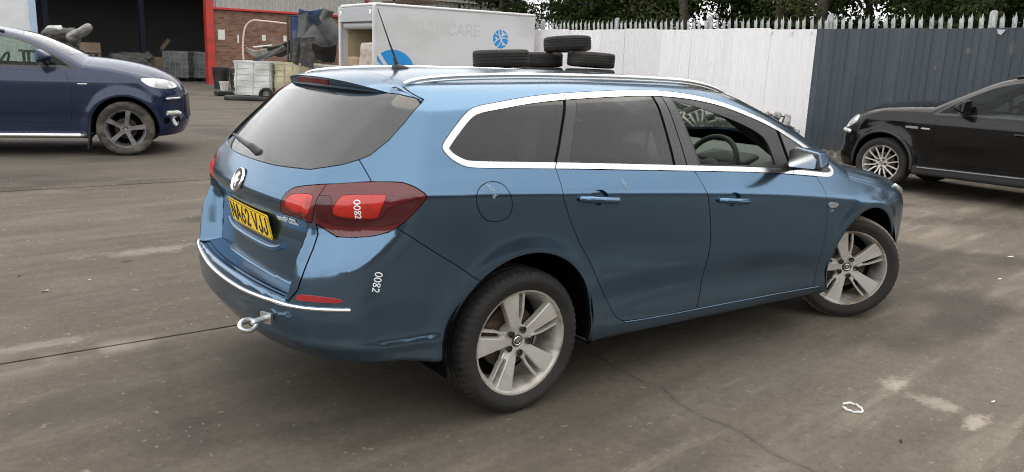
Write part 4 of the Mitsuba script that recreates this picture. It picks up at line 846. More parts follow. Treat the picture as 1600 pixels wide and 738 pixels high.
globe = gl0
for b in bands+nodes: globe = globe.difference(b)
add(L_+'globe_sign', on_side(extr(globe, .002), 3.38, 1.99), 'logo_blue', False)
gl1 = Point(0, 0).buffer(.62, 48).intersection(sbox(-.62, .12, .62, .70)).difference(Point(-.5, -.35).buffer(.66, 48).difference(Point(-.5, -.35).buffer(.60, 48))).difference(LineString([(-.25, .7), (.25, -.2)]).buffer(.045))
gl1 = Point(.18, -.05).buffer(.58, 48).intersection(sbox(-.25, .02, .80, .60)).difference(LineString([(-.22, .48), (.12, .0)]).buffer(.045)).difference(LineString([(-.22, .23), (-.02, .05)]).buffer(.03))
gl1 = gl1.intersection(sbox(-.22, -.2, 1, 1))
add(L_+'part_globe_sign', on_side(extr(gl1, .002), .27, 1.10), 'logo_blue', False)
prin('card_brown', dirty((.36, .27, .18), (.26, .19, .12), .5, 4), .85); prin('wrap_film', dirty((.50, .44, .38), (.34, .26, .20), .8, 5), .28, specular=.7)
XF_L = XF[0]
def crumple(m, amp, f, seed):
    m = m.subdivide_to_size(.09); V = np.array(m.vertices); V = V+amp*(np.stack([meshkit.fbm(V*f+s*7.3+seed, 3) for s in range(3)], -1)-.5); return trimesh.Trimesh(V, m.faces, process=True)
goods = [((.42, .72, 1.20), (.55, 1.0, 1.16), 'film wrapped brown pallet load at the open lorry rear, nearest the left post'), ((.30, 1.50, 1.02), (.45, .62, .80), 'brown carton slumped beside the wrapped load in the open lorry'), ((1.3, 1.0, 1.2), (.6, 1.3, 1.15), 'tall wrapped load standing deep inside the open lorry body')]
for i, (c, s, lb) in enumerate(goods): add('pallet_load' if i != 1 else 'carton', crumple(rbox(c, s, .06), .09, 4.0, i), 'wrap_film' if i != 1 else 'card_brown', 60, label=lb, cat='load' if i != 1 else 'box')
XF[0] = None

# ================================================================ TYRE STACKS behind the car
def plain_tyre(R, w, seed):
    m = tyre_mesh(R, w, R*.62, 96, 48); return m
ty = [ply(plain_tyre(.328, .20, 0), 'rubber', 50), ply(plain_tyre(.345, .215, 1), 'rubber', 50)]
def tyre(c, kind=0, rx=0, ry=0, label=None, group=None):
    M = trimesh.transformations.euler_matrix(rx, ry, RNG.uniform(0, 6)); M[:3, 3] = c
    return put('used_tyre', {**ty[kind], 'to_world': T4(M)}, label=label, cat='tyre', group=group)
hid = 'black used tyre in the lower part of a stack behind the blue car'
for (x, y, n, z0) in ((3.50, 4.22, 6, -.02), (5.45, 4.88, 7, 0.), (5.08, 5.52, 7, 0.)):
    for i in range(n): tyre((x+RNG.uniform(-.03, .03), y+RNG.uniform(-.03, .03), max(.107, z0+.105+.207*i)), 1, label=hid, group='tyres low in the stacks')
tyre((3.47, 4.20, 1.345), 1, label='used tyre under the leftmost top tyre, level with the car roof', group=None)
tyre((3.47, 4.20, 1.552), 0, .035, -.05, 'leftmost used tyre topping its stack, above the car roof')
tyre((5.08, 5.50, 1.555), 0, .0, .02, 'used tyre lying low behind the wheel with silver spokes')
a = tyre((5.47, 4.86, 1.575), 0, .03, .03, 'used tyre with a silver wheel in it, right end of the stacks')
TW = wheel_shapes('v7', .30, .19, .205); Mw = trimesh.transformations.euler_matrix(.03, .03, .4); Mw[:3, 3] = (5.47, 4.86, 1.575)
for nm in ('rim', 'spoke', 'hub'):
    for d in TW[nm]: put(a+'__'+nm, {**d, 'to_world': T4(Mw)})
tyre((5.27, 5.14, 1.775), 0, .05, -.07, 'topmost used tyre leaning across two others')

# ================================================================ SCRAP HEAP by the fence
prin('scrap_grey', dirty((.26, .26, .25), (.10, .085, .07), .9, 5), .5, .4); prin('scrap_rust', dirty((.13, .06, .04), (.05, .035, .03), .8, 8), .8); prin('scrap_dark', dirty((.035, .035, .034), (.10, .085, .07), .6, 7), .6); prin('scrap_pale', dirty((.50, .50, .48), (.22, .2, .18), .7, 6), .4, .5)
def gearbox(c, sc, rot, label, group=None, rust=False, key='scrap_gearbox'):
    k = thing(key, label, 'gearbox', group); XF[0] = trimesh.transformations.euler_matrix(*rot); XF[0][:3, :3] *= sc; XF[0][:3, 3] = c
    bell = lathe([(0, .30), (.07, .30), (.09, .22), (.12, .12), (.17, .03), (.20, .02), (.205, -.01), (.185, -.015), (.17, -.005), (.05, .0), (0, .0)], 20)
    add(k+'__casing', cat_([bell]+[boxm((.135*math.cos(t), .135*math.sin(t), .10), (.10, .012, .16), rz=t) for t in np.arange(6)*1.05]), 'scrap_rust' if rust else 'scrap_grey', 25)
    add(k+'__output_housing', rbox((.02, 0, .42), (.17, .15, .30), .03), 'scrap_grey', 40); add(k+'__shaft', moved(trimesh.creation.cylinder(.025, .5), mat4(np.eye(3), (0, 0, .38))), 'scrap_pale', 40)
    fw = lathe([(0, -.03), (.05, -.035), (.06, -.02), (.15, -.022), (.158, -.035), (.16, -.012), (0, -.012)], 28); add(k+'__flywheel', fw, 'scrap_rust' if rust else 'scrap_dark', 30)
    add(k+'__pipe', tube(spline(np.array([(.10, .10, .30), (.20, .16, .26), (.22, .05, .12), (.17, -.16, .06)]), 14), .014), 'scrap_dark', 50)
    XF[0] = None; return k
def block(c, sc, rot, label, group=None):
    k = thing('scrap_engine', label, 'engine', group); XF[0] = trimesh.transformations.euler_matrix(*rot); XF[0][:3, :3] *= sc; XF[0][:3, 3] = c
    add(k+'__block', cat_([rbox((0, 0, .2), (.52, .34, .38), .03)]+[boxm((x, 0, .2), (.02, .37, .30)) for x in (-.2, -.07, .07, .2)]), 'scrap_grey', 30); add(k+'__head_cover', rbox((0, 0, .44), (.50, .22, .10), .03), 'scrap_dark', 40)
    for x in (-.18, -.06, .06, .18): add(k+'__manifold_runner', tube(spline(np.array([(x, .17, .36), (x, .28, .34), (x*.7, .32, .22), (x*.4, .30, .12)]), 10), .026), 'scrap_pale', 50)
    add(k+'__pulley', moved(lathe([(0, .02), (.08, .02), (.075, 0), (.08, -.02), (0, -.02)], 24), mat4([(0, 1, 0), (0, 0, 1), (1, 0, 0)], (.30, .02, .12))), 'scrap_rust', 30)
    XF[0] = None; return k
heap = 'dull grey scrap gearbox in the heap seen through the open car window'; heap2 = 'grimy scrap engine in the heap seen through the open car window'
for i in range(30):
    lay = 0 if i < 17 else 1; x = RNG.uniform(7.3, 9.5); y = 4.75+RNG.uniform(0, 2.6)
    z = .02+.24*lay+RNG.uniform(0, .05)+.16*(x < 8.6)*lay; rot = (RNG.uniform(-1.6, 1.6), RNG.uniform(-1.6, 1.6), RNG.uniform(0, 6))
    if i % 3: gearbox((x, y, z+.14), RNG.uniform(.85, 1.2), rot, heap, 'gearboxes in the heap', rust=i % 4 == 1)
    else: block((x, y, z), RNG.uniform(.8, 1.1), (RNG.uniform(-.4, .4), RNG.uniform(-.4, .4), rot[2]), heap2, 'engines in the heap')
gearbox((9.46, 5.02, .66), .5, (.9, -.6, .4), 'small pale scrap gearbox poking up above the car bonnet, leftmost against the white sheet')
gearbox((9.66, 4.86, .64), .72, (1.1, .35, -.9), 'rusty scrap gearbox above the car bonnet against the white sheet, highest of the heap', rust=True)
gearbox((9.80, 4.66, .50), .8, (.5, .9, 1.2), 'small scrap gearbox low between two rusty ones above the car bonnet')
gearbox((9.86, 4.66, .42), .62, (1.2, .2, -.6), 'rusty scrap gearbox beside the start of the dark sheeting', rust=True)

# ================================================================ BULK CONTAINERS AND SCRAP PILE
prin('plastic_white', dirty((.62, .63, .60), (.40, .38, .33), .7, 2.5), .45); prin('plastic_cream', dirty((.56, .50, .30), (.40, .35, .24), .6, 2.5), .5); prin('tarp_blue', dirty((.03, .06, .20), (.12, .13, .15), .7, 3), .5); prin('tarp_teal', dirty((.03, .05, .08), (.10, .11, .12), .7, 3), .5); prin('bumper_grey', dirty((.085, .088, .09), (.14, .13, .12), .5, 3), .5); prin('hose_pink', (.55, .42, .38), .5)
RZ = -math.radians(37)
def ibc(c, label, mat_, ht=1.0, band=True):
    k = thing('bulk_container', label, 'container', 'cut open bulk containers'); XF[0] = mat4([(math.cos(RZ), math.sin(RZ), 0), (-math.sin(RZ), math.cos(RZ), 0), (0, 0, 1)], c)
    w, d = .98, 1.15
    out = extr(sbox(-w/2, -d/2, w/2, d/2).buffer(.06).difference(sbox(-w/2, -d/2, w/2, d/2).buffer(.045)), ht, .16).subdivide_to_size(.12); V = np.array(out.vertices); V[:, :2] *= (1+.035*np.sin(V[:, 2:3]*9)*np.cos(V[:, :1]*7)); add(k+'__tank', cat_([trimesh.Trimesh(V, out.faces, process=False), boxm((0, 0, .18), (w, d, .03))]), mat_, 40)
    add(k+'__pallet', cat_([boxm((0, 0, .13), (w+.1, d+.1, .04))]+[boxm((x, 0, .055), (.12, d+.08, .11)) for x in (-.45, 0, .45)]), 'black_plastic', False)
    for z in np.linspace(.22, ht+.12, 6): add(k+'__cage_bar', tube([(x*(w/2+.075), y*(d/2+.075), z) for x, y in ((-1, -1), (1, -1), (1, 1), (-1, 1))], .010, 6, closed=True), 'galv', False)
    for x in np.linspace(-w/2, w/2, 5 if band else 3): add(k+'__cage_post', tube([(x, -d/2-.078, .15), (x+(.05 if not band else 0), -d/2-.078, ht+.13)], .010, 6), 'galv', False)
    XF[0] = None; return k
ax_ = lambda s, d=0., z=0.: (6.62+s*math.cos(RZ)-d*math.sin(RZ), 21.1+s*math.sin(RZ)+d*math.cos(RZ), z)
ibc(ax_(0), 'white cut open bulk container on a black pallet, leftmost of the row', 'plastic_white', 1.0, False)
ibc(ax_(1.16, .12), 'cream cut open bulk container between two white ones', 'plastic_cream', .98)
ibc(ax_(2.34, .10), 'white bulk container behind steel cage bars, next to the lorry', 'plastic_white', .95)
add('small_tyre', moved(tyre_mesh(.20, .14, .12, 96, 48), mat4([(math.cos(RZ), math.sin(RZ), 0), (0, 0, 1), (math.sin(RZ), -math.cos(RZ), 0)], ax_(.42, -.72, .20))), 'rubber', 50, label='small black tyre leaning at the foot of the white bulk container', cat='tyre')
add('black_tray', crumple(rbox(ax_(-.15, -.75, .07), (1.3, .30, .14), .04, rz=RZ), .05, 4, 3), 'black_plastic', 40, label='flat black plastic tray on the ground before the bulk containers', cat='tray')
def bent(w, h, bend, seed, th=.012, n=10):
    u, v = np.meshgrid(np.linspace(-.5, .5, n), np.linspace(-.5, .5, n), indexing='ij'); nz = meshkit.fbm(np.stack([u*2.5+seed*5, v*2.5, 0*u], -1), 3)-.5
    P = np.stack([u*w*(1-.25*np.abs(v)**2), bend*(u**2*1.2+.3*v*u)+.16*nz, v*h*(1+.2*u)], -1).reshape(-1, 3); i, j = np.meshgrid(np.arange(n-1), np.arange(n-1), indexing='ij')
    q = np.stack([i*n+j, (i+1)*n+j, (i+1)*n+j+1, i*n+j+1], -1).reshape(-1, 4); m = trimesh.Trimesh(P, np.vstack([q[:, [0, 1, 2]], q[:, [0, 2, 3]]]), process=False); m.fix_normals()
    f = np.array(m.faces); N = np.array(m.vertex_normals); Vv = np.vstack([P+N*th/2, P-N*th/2]); E = trimesh.Trimesh(P, f, process=False); ed = E.edges[trimesh.grouping.group_rows(E.edges_sorted, require_count=1)]
    k = len(P); return trimesh.Trimesh(Vv, np.vstack([f, f[:, ::-1]+k, np.stack([ed[:, 0], ed[:, 0]+k, ed[:, 1]], 1), np.stack([ed[:, 1], ed[:, 0]+k, ed[:, 1]+k], 1)]), process=False)
def scrap_panel(x, y, z, w, h, bend, seed, m, label, rot=(0, 0, 0), key='plastic_sheet', cat='scrap'):
    M = trimesh.transformations.euler_matrix(rot[0], rot[1], RZ+rot[2]); M[:3, 3] = (x, y, z); return add(key, moved(bent(w, h, bend, seed), M), m, 50, label=label, cat=cat)
scrap_panel(7.78, 19.95, 2.53, .62, .34, .5, 1, 'tarp_blue', 'bright blue plastic sheet topping the scrap pile', (.5, .1, .2))
scrap_panel(7.71, 20.53, 2.10, .50, .95, .3, 2, 'tarp_blue', 'blue plastic panel standing upright in the scrap pile', (.1, .05, .1))
scrap_panel(7.98, 19.62, 2.35, .60, .60, .4, 3, 'tarp_teal', 'dark teal plastic panel tilted near the top of the scrap pile', (.3, -.4, .2))
scrap_panel(7.94, 19.18, 2.53, .30, .42, .3, 4, 'bumper_grey', 'small dark panel sticking up at the right of the scrap pile', (.2, .6, 0))
scrap_panel(7.57, 19.92, 1.84, .34, 1.5, .25, 5, 'bumper_grey', 'tall grey bumper skin standing in the scrap pile', (0, .05, .2), 'salvaged_bumper', 'scrap')
scrap_panel(8.03, 19.22, 1.99, .7, .70, .6, 6, 'bumper_grey', 'wide grey bumper corner sagging beside the lorry', (.4, -.5, -.3), 'salvaged_bumper', 'scrap')
scrap_panel(7.75, 19.49, 1.74, .8, .85, .5, 7, 'bumper_grey', 'grey bumper skin folded in the middle of the scrap pile', (.2, .7, .2), 'salvaged_bumper', 'scrap')
scrap_panel(7.38, 19.19, 1.47, .42, .85, .2, 8, 'scrap_dark', 'dark grey trim panel with a bright top edge low in the pile', (0, .04, -.1), 'plastic_strip', 'scrap')
scrap_panel(7.70, 18.81, 1.45, .7, .55, .5, 9, 'black_plastic', 'black plastic liner crumpled at the bottom right of the pile', (.6, .2, .1), 'crumpled_plastic', 'scrap')
scrap_panel(7.15, 19.49, 1.50, .22, .75, .2, 10, 'scrap_dark', 'narrow dark trim strip leaning at the left of the pile', (0, .1, .1), 'plastic_strip', 'scrap')
scrap_panel(6.89, 20.94, 1.35, 1.1, .16, .2, 11, 'bumper_grey', 'long dark sill panel lying slanted over the white bulk container', (.3, -.42, 0), 'long_plastic_strip', 'scrap')
scrap_panel(6.70, 21.35, 1.37, .75, .34, .4, 12, 'scrap_pale', 'pale crumpled panel heaped in the white bulk container', (.9, .1, .1))
scrap_panel(7.21, 20.99, 1.47, .9, .40, .5, 13, 'black_plastic', 'black arched panel on top of the cream bulk container', (.7, -.2, .1))
add('loose_pipe', tube([np.array((6.71, 21.77, 1.56)), np.array((7.10, 21.24, 1.64))], .022), 'plastic_white', 50, label='white pipe end sticking out flat above the white bulk container', cat='pipe')
add('hose_hoop', tube(spline(np.array([(6.43, 21.87, 1.16), (6.49, 22.02, 1.82), (6.58, 22.04, 2.17), (6.81, 21.92, 2.37), (7.17, 21.64, 2.35), (7.64, 21.28, 2.30)]), 40), .028, 8), 'hose_pink', 60, label='pale pink hose arched like a hoop over the bulk containers', cat='hose')
pst = thing('stillage', 'dark steel stillage frame standing behind the scrap pile', 'frame')
for a_, b_ in (((7.18, 20.16, 1.19), (7.30, 20.44, 2.53)), ((7.25, 20.10, 1.19), (7.38, 20.38, 2.53))): add(pst+'__upright', tube([a_, b_], .03, 6), 'dark_metal', 30)
for a_, b_ in (((7.33, 20.41, 2.51), (8.50, 19.92, 2.52)), ((7.19, 20.15, 1.19), (8.36, 19.65, 1.18))): add(pst+'__cross_rail', tube([a_, b_], .025, 6), 'dark_metal', 30)
for i, (c, r, h, lb) in enumerate([((7.36, 27.2, 0), .30, .78, 'black dustbin against the red door post'), ((7.75, 26.6, 0), .26, .74, 'black dustbin half hidden behind the white bulk container')]):
    k = add('dustbin', moved(lathe([(0, .02), (r*.80, 0), (r*.9, h*.5), (r, h*.93), (r*1.07, h*.93), (r*1.07, h), (r*.95, h), (r*.75, .06), (0, .05)], 36), mat4(np.eye(3), c)), 'black_plastic', 40, label=lb, cat='bin')
    add(k+'__handle', tube([(c[0]-r*1.05, c[1]-.1, h*.8), (c[0]-r*1.15, c[1]-.1, h*.72), (c[0]-r*1.05, c[1]-.1, h*.62)], .012), 'black_plastic', 50)
bk = add('bucket', moved(lathe([(0, .01), (.11, 0), (.145, .26), (.155, .26), (.155, .29), (.14, .29), (.11, .03), (0, .03)], 28), mat4(np.eye(3), (6.15, 23.0, .16))), 'plastic_white', 40, label='small white bucket standing in front of the black dustbins', cat='bucket')
add('bucket_base_crate', rbox((6.15, 23.0, .08), (.55, .4, .16), .03), 'black_plastic', label='low black crate under the white bucket', cat='crate')
# in the dark hall
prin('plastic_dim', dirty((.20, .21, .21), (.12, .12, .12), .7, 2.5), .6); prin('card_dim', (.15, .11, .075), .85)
kk = ibc(tuple(np.array(np.array((7.69, 33.70, 0.45)))*[1, 1, 0]), 'caged grey bulk container standing inside the dark hall', 'plastic_dim', 1.1)
kk = ibc(tuple(np.array(np.array((8.50, 33.86, 0.46)))*[1, 1, 0]), 'caged bulk container in the hall right beside the door post', 'plastic_dim', 1.1)
p_ = np.array((2.86, 26.02, 1.27)); add('cardboard_tube', moved(trimesh.creation.cylinder(.30, 1.5), mat4(np.eye(3), (p_[0], p_[1], .75))), 'card_dim', 30, label='upright brown cardboard drum just inside the dark doorway', cat='drum')
p_ = np.array((6.13, 32.39, 0.72)); add('brown_crate', boxm((p_[0], p_[1], .5), (.8, .7, 1.0)), 'card_dim', False, label='brown crate inside the hall left of the caged container', cat='crate')
p_ = np.array((5.18, 31.28, 1.10)); add('hall_scrap', crumple(rbox((p_[0], p_[1], .55), (1.6, .8, 1.1), .1), .35, 2.2, 5), 'scrap_dark', 40, label='dark heap of parts in the middle of the hall', cat='scrap')
p_ = np.array((6.96, 33.27, 1.51)); add('lean_board', boxm(p_, (.16, .05, .55), ry=.7, rz=RZ), 'card_dim', False, label='brown board leaning at a slant in the hall', cat='board')
kx = thing('parts_stack', 'grey and black salvaged parts piled up behind the navy car bonnet', 'scrap')
ctr = np.array((0.95, 18.55, 1.56))
add(kx+'__stillage_table', cat_([boxm((ctr[0], ctr[1], ctr[2]-.28), (1.6, 1.1, .05))]+[boxm((ctr[0]+a*.7, ctr[1]+b*.45, (ctr[2]-.3)/2), (.06, .06, ctr[2]-.3)) for a in (-1, 1) for b in (-1, 1)]), 'dark_metal', False)
add(kx+'__black_part', crumple(rbox(np.array((0.97, 18.41, 1.57)), (.75, .5, .46), .08), .30, 4, 8), 'scrap_dark', 40)
add(kx+'__grey_casing', crumple(hullm([np.array((1.14, 17.92, 1.63)), np.array((1.44, 17.62, 1.85))], [.13, .10], 14), .06, 6, 9), 'scrap_grey', 40)
add(kx+'__pale_cover', crumple(hullm([np.array((0.80, 18.48, 1.79)), np.array((0.95, 18.24, 1.81))], [.10, .07], 12), .14, 6, 4), 'scrap_pale', 40)

# ================================================================ PARKED OFF ROADERS
def suv_body(q, h):
    Yl, Yu, tl, tu, zr, zh, xf, xr, zb, zc = q['Yl'], q['Yu'], q['tl'], q['tu'], q['Zr'], q['Zh'], q['Xf'], q['Xr'], q['zb'], q['zc']
    def Y0(x, z):
        lo = Yl(np.clip(z/zc, 0, 1))*tl(x); s = np.clip((z-zc)/(zb-zc), 0, 1); base = lo+(Yu(0)*tl(x)-Yl(1.)*tl(x))*s**1.3
        Y = np.where(z < zb, base, Yu(np.clip(z-zb, 0, .8))*(tl(x)+(tu(x)-tl(x))*np.clip((z-zb)/.3, 0, 1)))
        for cx in (0, q['wb']):
            d = np.hypot(x-cx, z-q['R']); Y = Y+q['fl']*np.exp(-((d-q['ra']-.03)/.07)**2)*(z < zc+.1)
        return Y
    Yt = table2(Y0, q['x0'], q['x1'], .05, 2.0, 600)
    def F(x, y, z):
        a = np.abs(y); side = a-Yt(x, z); top = np.where(x < q['xc'], (z-zr(np.minimum(x, q['xc']+.6))+.05*(a/.65)**2)*.95, np.minimum(np.where(x > q['xc']+.45, 9, (z-zr(np.minimum(x, q['xc']+.6))+.05*(a/.65)**2)*.8), (z-zh(x)+q['hc']*(a/.8)**2)*.9))
        f = rmax(side, (xr(z)+.10*(a/.8)**2.2-x)*.9, .12); f = rmax(f, (x-xf(z)+q['nose']*(a/.85)**2.4)*.9, .16)
        return rmax(rmax(f, top, np.interp(x, [q['x0'], q['xc']-.2, q['xc']+.3, q['x1']], [.10, .10, .06, .07])), q['zbot']-z, .03)
    return Body(F, (q['x0'], 0, .1), (q['x1'], 1.14, 1.95), h, .03)
def off_roader(nm, label, q, paint, wheel, wk, sides, extra):
    B = suv_body(q, .028); k = thing(nm, label, 'car'); P_ = k+'__'
    sh = B.shell - m3.Manifold.batch_boolean([m3.Manifold.cylinder(.6, q['ra'], q['ra'], 64).rotate([90, 0, 0]).translate([cx, s*.85+.3, q['R']+.01]) for cx in (0, q['wb']) for s in (-1, 1)], m3.OpType.Add)
    dl = q['dlo']; S_ = lambda poly, i: B.prism('side', poly, -1.4, -.25, bool(i))
    items = [(n_, poly, m_, o_) for n_, poly, m_, o_ in q['panels']]
    cut = []
    for i in (0, 1):
        for poly in [dl]+[p_[1].buffer(.003) for p_ in items]: cut.append(S_(poly, i))
    ws = B.prism('top', q['ws'], .9, 2.0); cut.append(B.prism('top', q['ws'].buffer(.004), .9, 2.0))
    hd = B.prism('top', q['bonnet'], q['hz'], 1.6); cut.append(B.prism('top', q['bonnet'].buffer(.004), q['hz'], 1.6))
    B.emit(P_+'body_shell', sh-m3.Manifold.batch_boolean(cut, m3.OpType.Add), paint, 'trim_light')
    B.emit(P_+'windscreen', sh ^ ws, 'glass_green', sheet=True); B.emit(P_+'bonnet', sh ^ hd, paint)
    for i in (0, 1):
        for n_, poly, m_, o_ in items: B.emit(P_+n_, (B.proud(o_) if o_ else sh) ^ S_(poly, i), m_, off=o_)
        fr = dl.difference(dl.buffer(-.028))
        B.emit(P_+'window_frame', sh ^ S_(fr, i), q['frame'])
        gi = dl.buffer(-.028)
        for n_, (xa, xb) in (('rear_window', (-9, q['xb']-.05)), ('front_window', (q['xb']+.05, q['xa'])), ('corner_window', (q['xa']+.05, 9))):
            g_ = gi.intersection(sbox(xa, 0, xb, 3)); 
            if g_.area > .002: B.emit(P_+n_, sh ^ S_(g_, i), 'glass_green', sheet=True)
        for xx in (q['xb'], q['xa']+.025): B.emit(P_+'window_pillar', sh ^ S_(gi.intersection(sbox(xx-.05 if xx == q['xb'] else xx-.025, 0, xx+.05 if xx == q['xb'] else xx+.025, 3)), i), 'black_plastic')
    for s in (1, -1):
        mx_, my, mz = q['mir']
        mir = hullm([(mx_, s*(my-.06), mz-.05), (mx_, s*(my-.06), mz+.07), (mx_, s*(my+.10), mz-.04), (mx_, s*(my+.09), mz+.06), (mx_+.10, s*my, mz), (mx_+.08, s*(my+.06), mz)], [.035, .03, .03, .03, .045, .04], 14)
        mk = add(P_+'door_mirror', mir, q['mirpaint'], 50); add(mk+'__foot', hullm([(mx_+.03, s*(my-.05), mz-.05), (mx_+.05, s*(my-.16), mz-.10)], .03), 'black_plastic', 50)
        for hx in q['handles']:
            c, n = B.project([[hx[0]-.12, s*-.95, hx[1]], [hx[0]+.12, s*-.95, hx[1]-.005]], .022); add(P_+'door_handle', hullm(c, .016), paint, 50)
        for cx in (0, q['wb']):
            a = np.linspace(-.2, math.pi+.2, 20); v = np.array([(cx+(q['ra']+.01)*math.cos(t), s*yy, q['R']+.01+(q['ra']+.01)*math.sin(t)) for yy in (.5, q['W']-.06) for t in a]+[(cx, s*.5, q['R'])]); n_ = len(a)
            add(P_+'wheel_arch_liner', trimesh.Trimesh(v, [f for i in range(n_-1) for f in ([i, i+1, n_+i+1], [i, n_+i+1, n_+i], [i, i+1, 2*n_])], process=False), 'black_hole', False)
        for cx in (0, q['wb']): place_wheel(k, wheel, wheel_matrix((cx, s*(q['W']-.135), q['Rw']), s, steer=q['steer'] if cx else 0, spin=q['spin']))
    add(P_+'underbody', boxm((q['wb']/2, 0, .36), (q['wb']+1.2, 1.3, .12)), 'black_hole', False); add(P_+'cabin_floor', boxm((q['wb']/2-.2, 0, .55), (2.4, 1.5, .02)), 'trim_dark', False)
    dsh = Polygon(chaikin([(q['xc']-.75, .7), (q['xc']-.75, zz := q['zb']-.06), (q['xc']-.6, zz+.05), (q['xc']-.1, zz+.03), (q['xc'], .7)], 2)); add(P_+'dashboard', moved(extr(dsh, 1.46, -.73), mat4([(1, 0, 0), (0, 0, 1), (0, -1, 0)])), 'trim_grey', 30)
    for s in (-1, 1):
        kx_ = P_+'front_seat'+('' if s < 0 else '_001'); x_ = q['xb']+.05
        add(kx_+'__backrest', rbox((x_, s*.38, q['zb']-.12), (.16, .52, .72), .07, ry=-.25), 'trim_light', 50); add(kx_+'__headrest', rbox((x_-.14, s*.38, q['zb']+.34), (.11, .27, .18), .05, ry=-.25), 'trim_light', 50); add(kx_+'__cushion', rbox((x_+.3, s*.38, q['zb']-.46), (.52, .52, .16), .06), 'trim_light', 50)
    sw_s = q['rhd']; add(P_+'steering_wheel', moved(tube([(.185*math.cos(t), .185*math.sin(t), 0) for t in np.linspace(0, 6.2832, 37)[:-1]], .016, 8, closed=True), mat4([(0, -1, 0), (.42, 0, .907), (-.907, 0, .42)], (q['xc']-.88, sw_s*.38, q['zb']+.0))), 'trim_dark', 50)
    extra(B, P_, S_, sh); return k
pc = lambda xs, ys: tb1(PC(xs, ys), min(xs), max(xs), 1500)
# --- navy one on the left
q7 = dict(wb=3.0, x0=-1.3, x1=4.15, R=.385, Rw=.378, ra=.435, fl=.028, W=.985, zb=1.20, zc=1.02, zbot=.27, xc=2.30, hc=.10, nose=.22, hz=.98,
          Yl=PC([0, .2, .30, .40, .52, .60, .80, 1.0], [.86, .88, .94, .945, .95, .962, .975, .968]), Yu=PC([0, .08, .30, .46, .8], [.905, .87, .765, .69, .5]),
          tl=pc([-1.3, -.9, -.4, .3, 2.6, 3.2, 3.6, 4.15], [.9, .94, .98, 1, 1, .985, .95, .86]), tu=pc([-1.3, -.6, .4, 1.6, 4.15], [.84, .93, 1, 1, .95]),
          Zr=pc([-1.3, -1.0, -.5, .4, 1.2, 1.75, 2.1, 2.4, 3.1], [1.5, 1.66, 1.735, 1.765, 1.75, 1.66, 1.53, 1.385, .95]), Zh=pc([2.2, 2.4, 2.8, 3.1, 3.35, 3.6, 3.8, 4.15], [1.38, 1.36, 1.325, 1.275, 1.21, 1.12, 1.0, .7]),
          Xf=pc([.05, .3, .45, .62, .8, .95, 1.05, 1.2], [3.64, 3.72, 3.78, 3.76, 3.765, 3.72, 3.64, 3.42]), Xr=pc([.05, .4, .7, 1.1, 1.4, 1.8], [-1.0, -1.1, -1.1, -1.03, -.9, -.7]),
          dlo=Polygon(chaikin([(-.85, 1.30), (-.80, 1.22), (.3, 1.205), (2.08, 1.185), (2.40, 1.172), (2.45, 1.19), (2.12, 1.41), (1.78, 1.565), (1.45, 1.63), (.6, 1.655), (-.3, 1.60), (-.72, 1.47)], 2)), xb=1.02, xa=1.98,
          ws=Polygon([(1.75, -.55), (2.32, -.72), (2.38, -.3), (2.40, 0), (2.38, .3), (2.32, .72), (1.75, .55), (1.68, 0)]), bonnet=Polygon([(2.56, -.74), (3.3, -.76), (3.72, -.62), (3.86, -.3), (3.88, 0), (3.86, .3), (3.72, .62), (3.3, .76), (2.56, .74)]), frame='black_gloss', mir=(2.02, 1.02, 1.34), mirpaint='paint_navy', handles=[(1.2, 1.0), (.1, 1.0)], steer=.06, spin=.3, rhd=-1,
          panels=[('front_door', Polygon([(1.04, 1.165), (1.02, .9), (1.04, .47), (2.32, .455), (2.36, .7), (2.36, .95), (2.30, 1.15)]), 'paint_navy', 0), ('rear_door', Polygon([(.05, 1.17), (.12, .95), (.42, .7), (.5, .47), (1.03, .47), (1.01, .9), (1.03, 1.165)]), 'paint_navy', 0), ('head_lamp', Polygon(chaikin([(3.20, 1.085), (3.38, 1.09), (3.58, 1.05), (3.68, .97), (3.64, .94), (3.50, .94), (3.34, .97)], 2)), 'lamp_clear', .004), ('wing_badge', sbox(2.44, .985, 2.56, 1.0), 'satin_chrome', .004)])
XF[0] = None
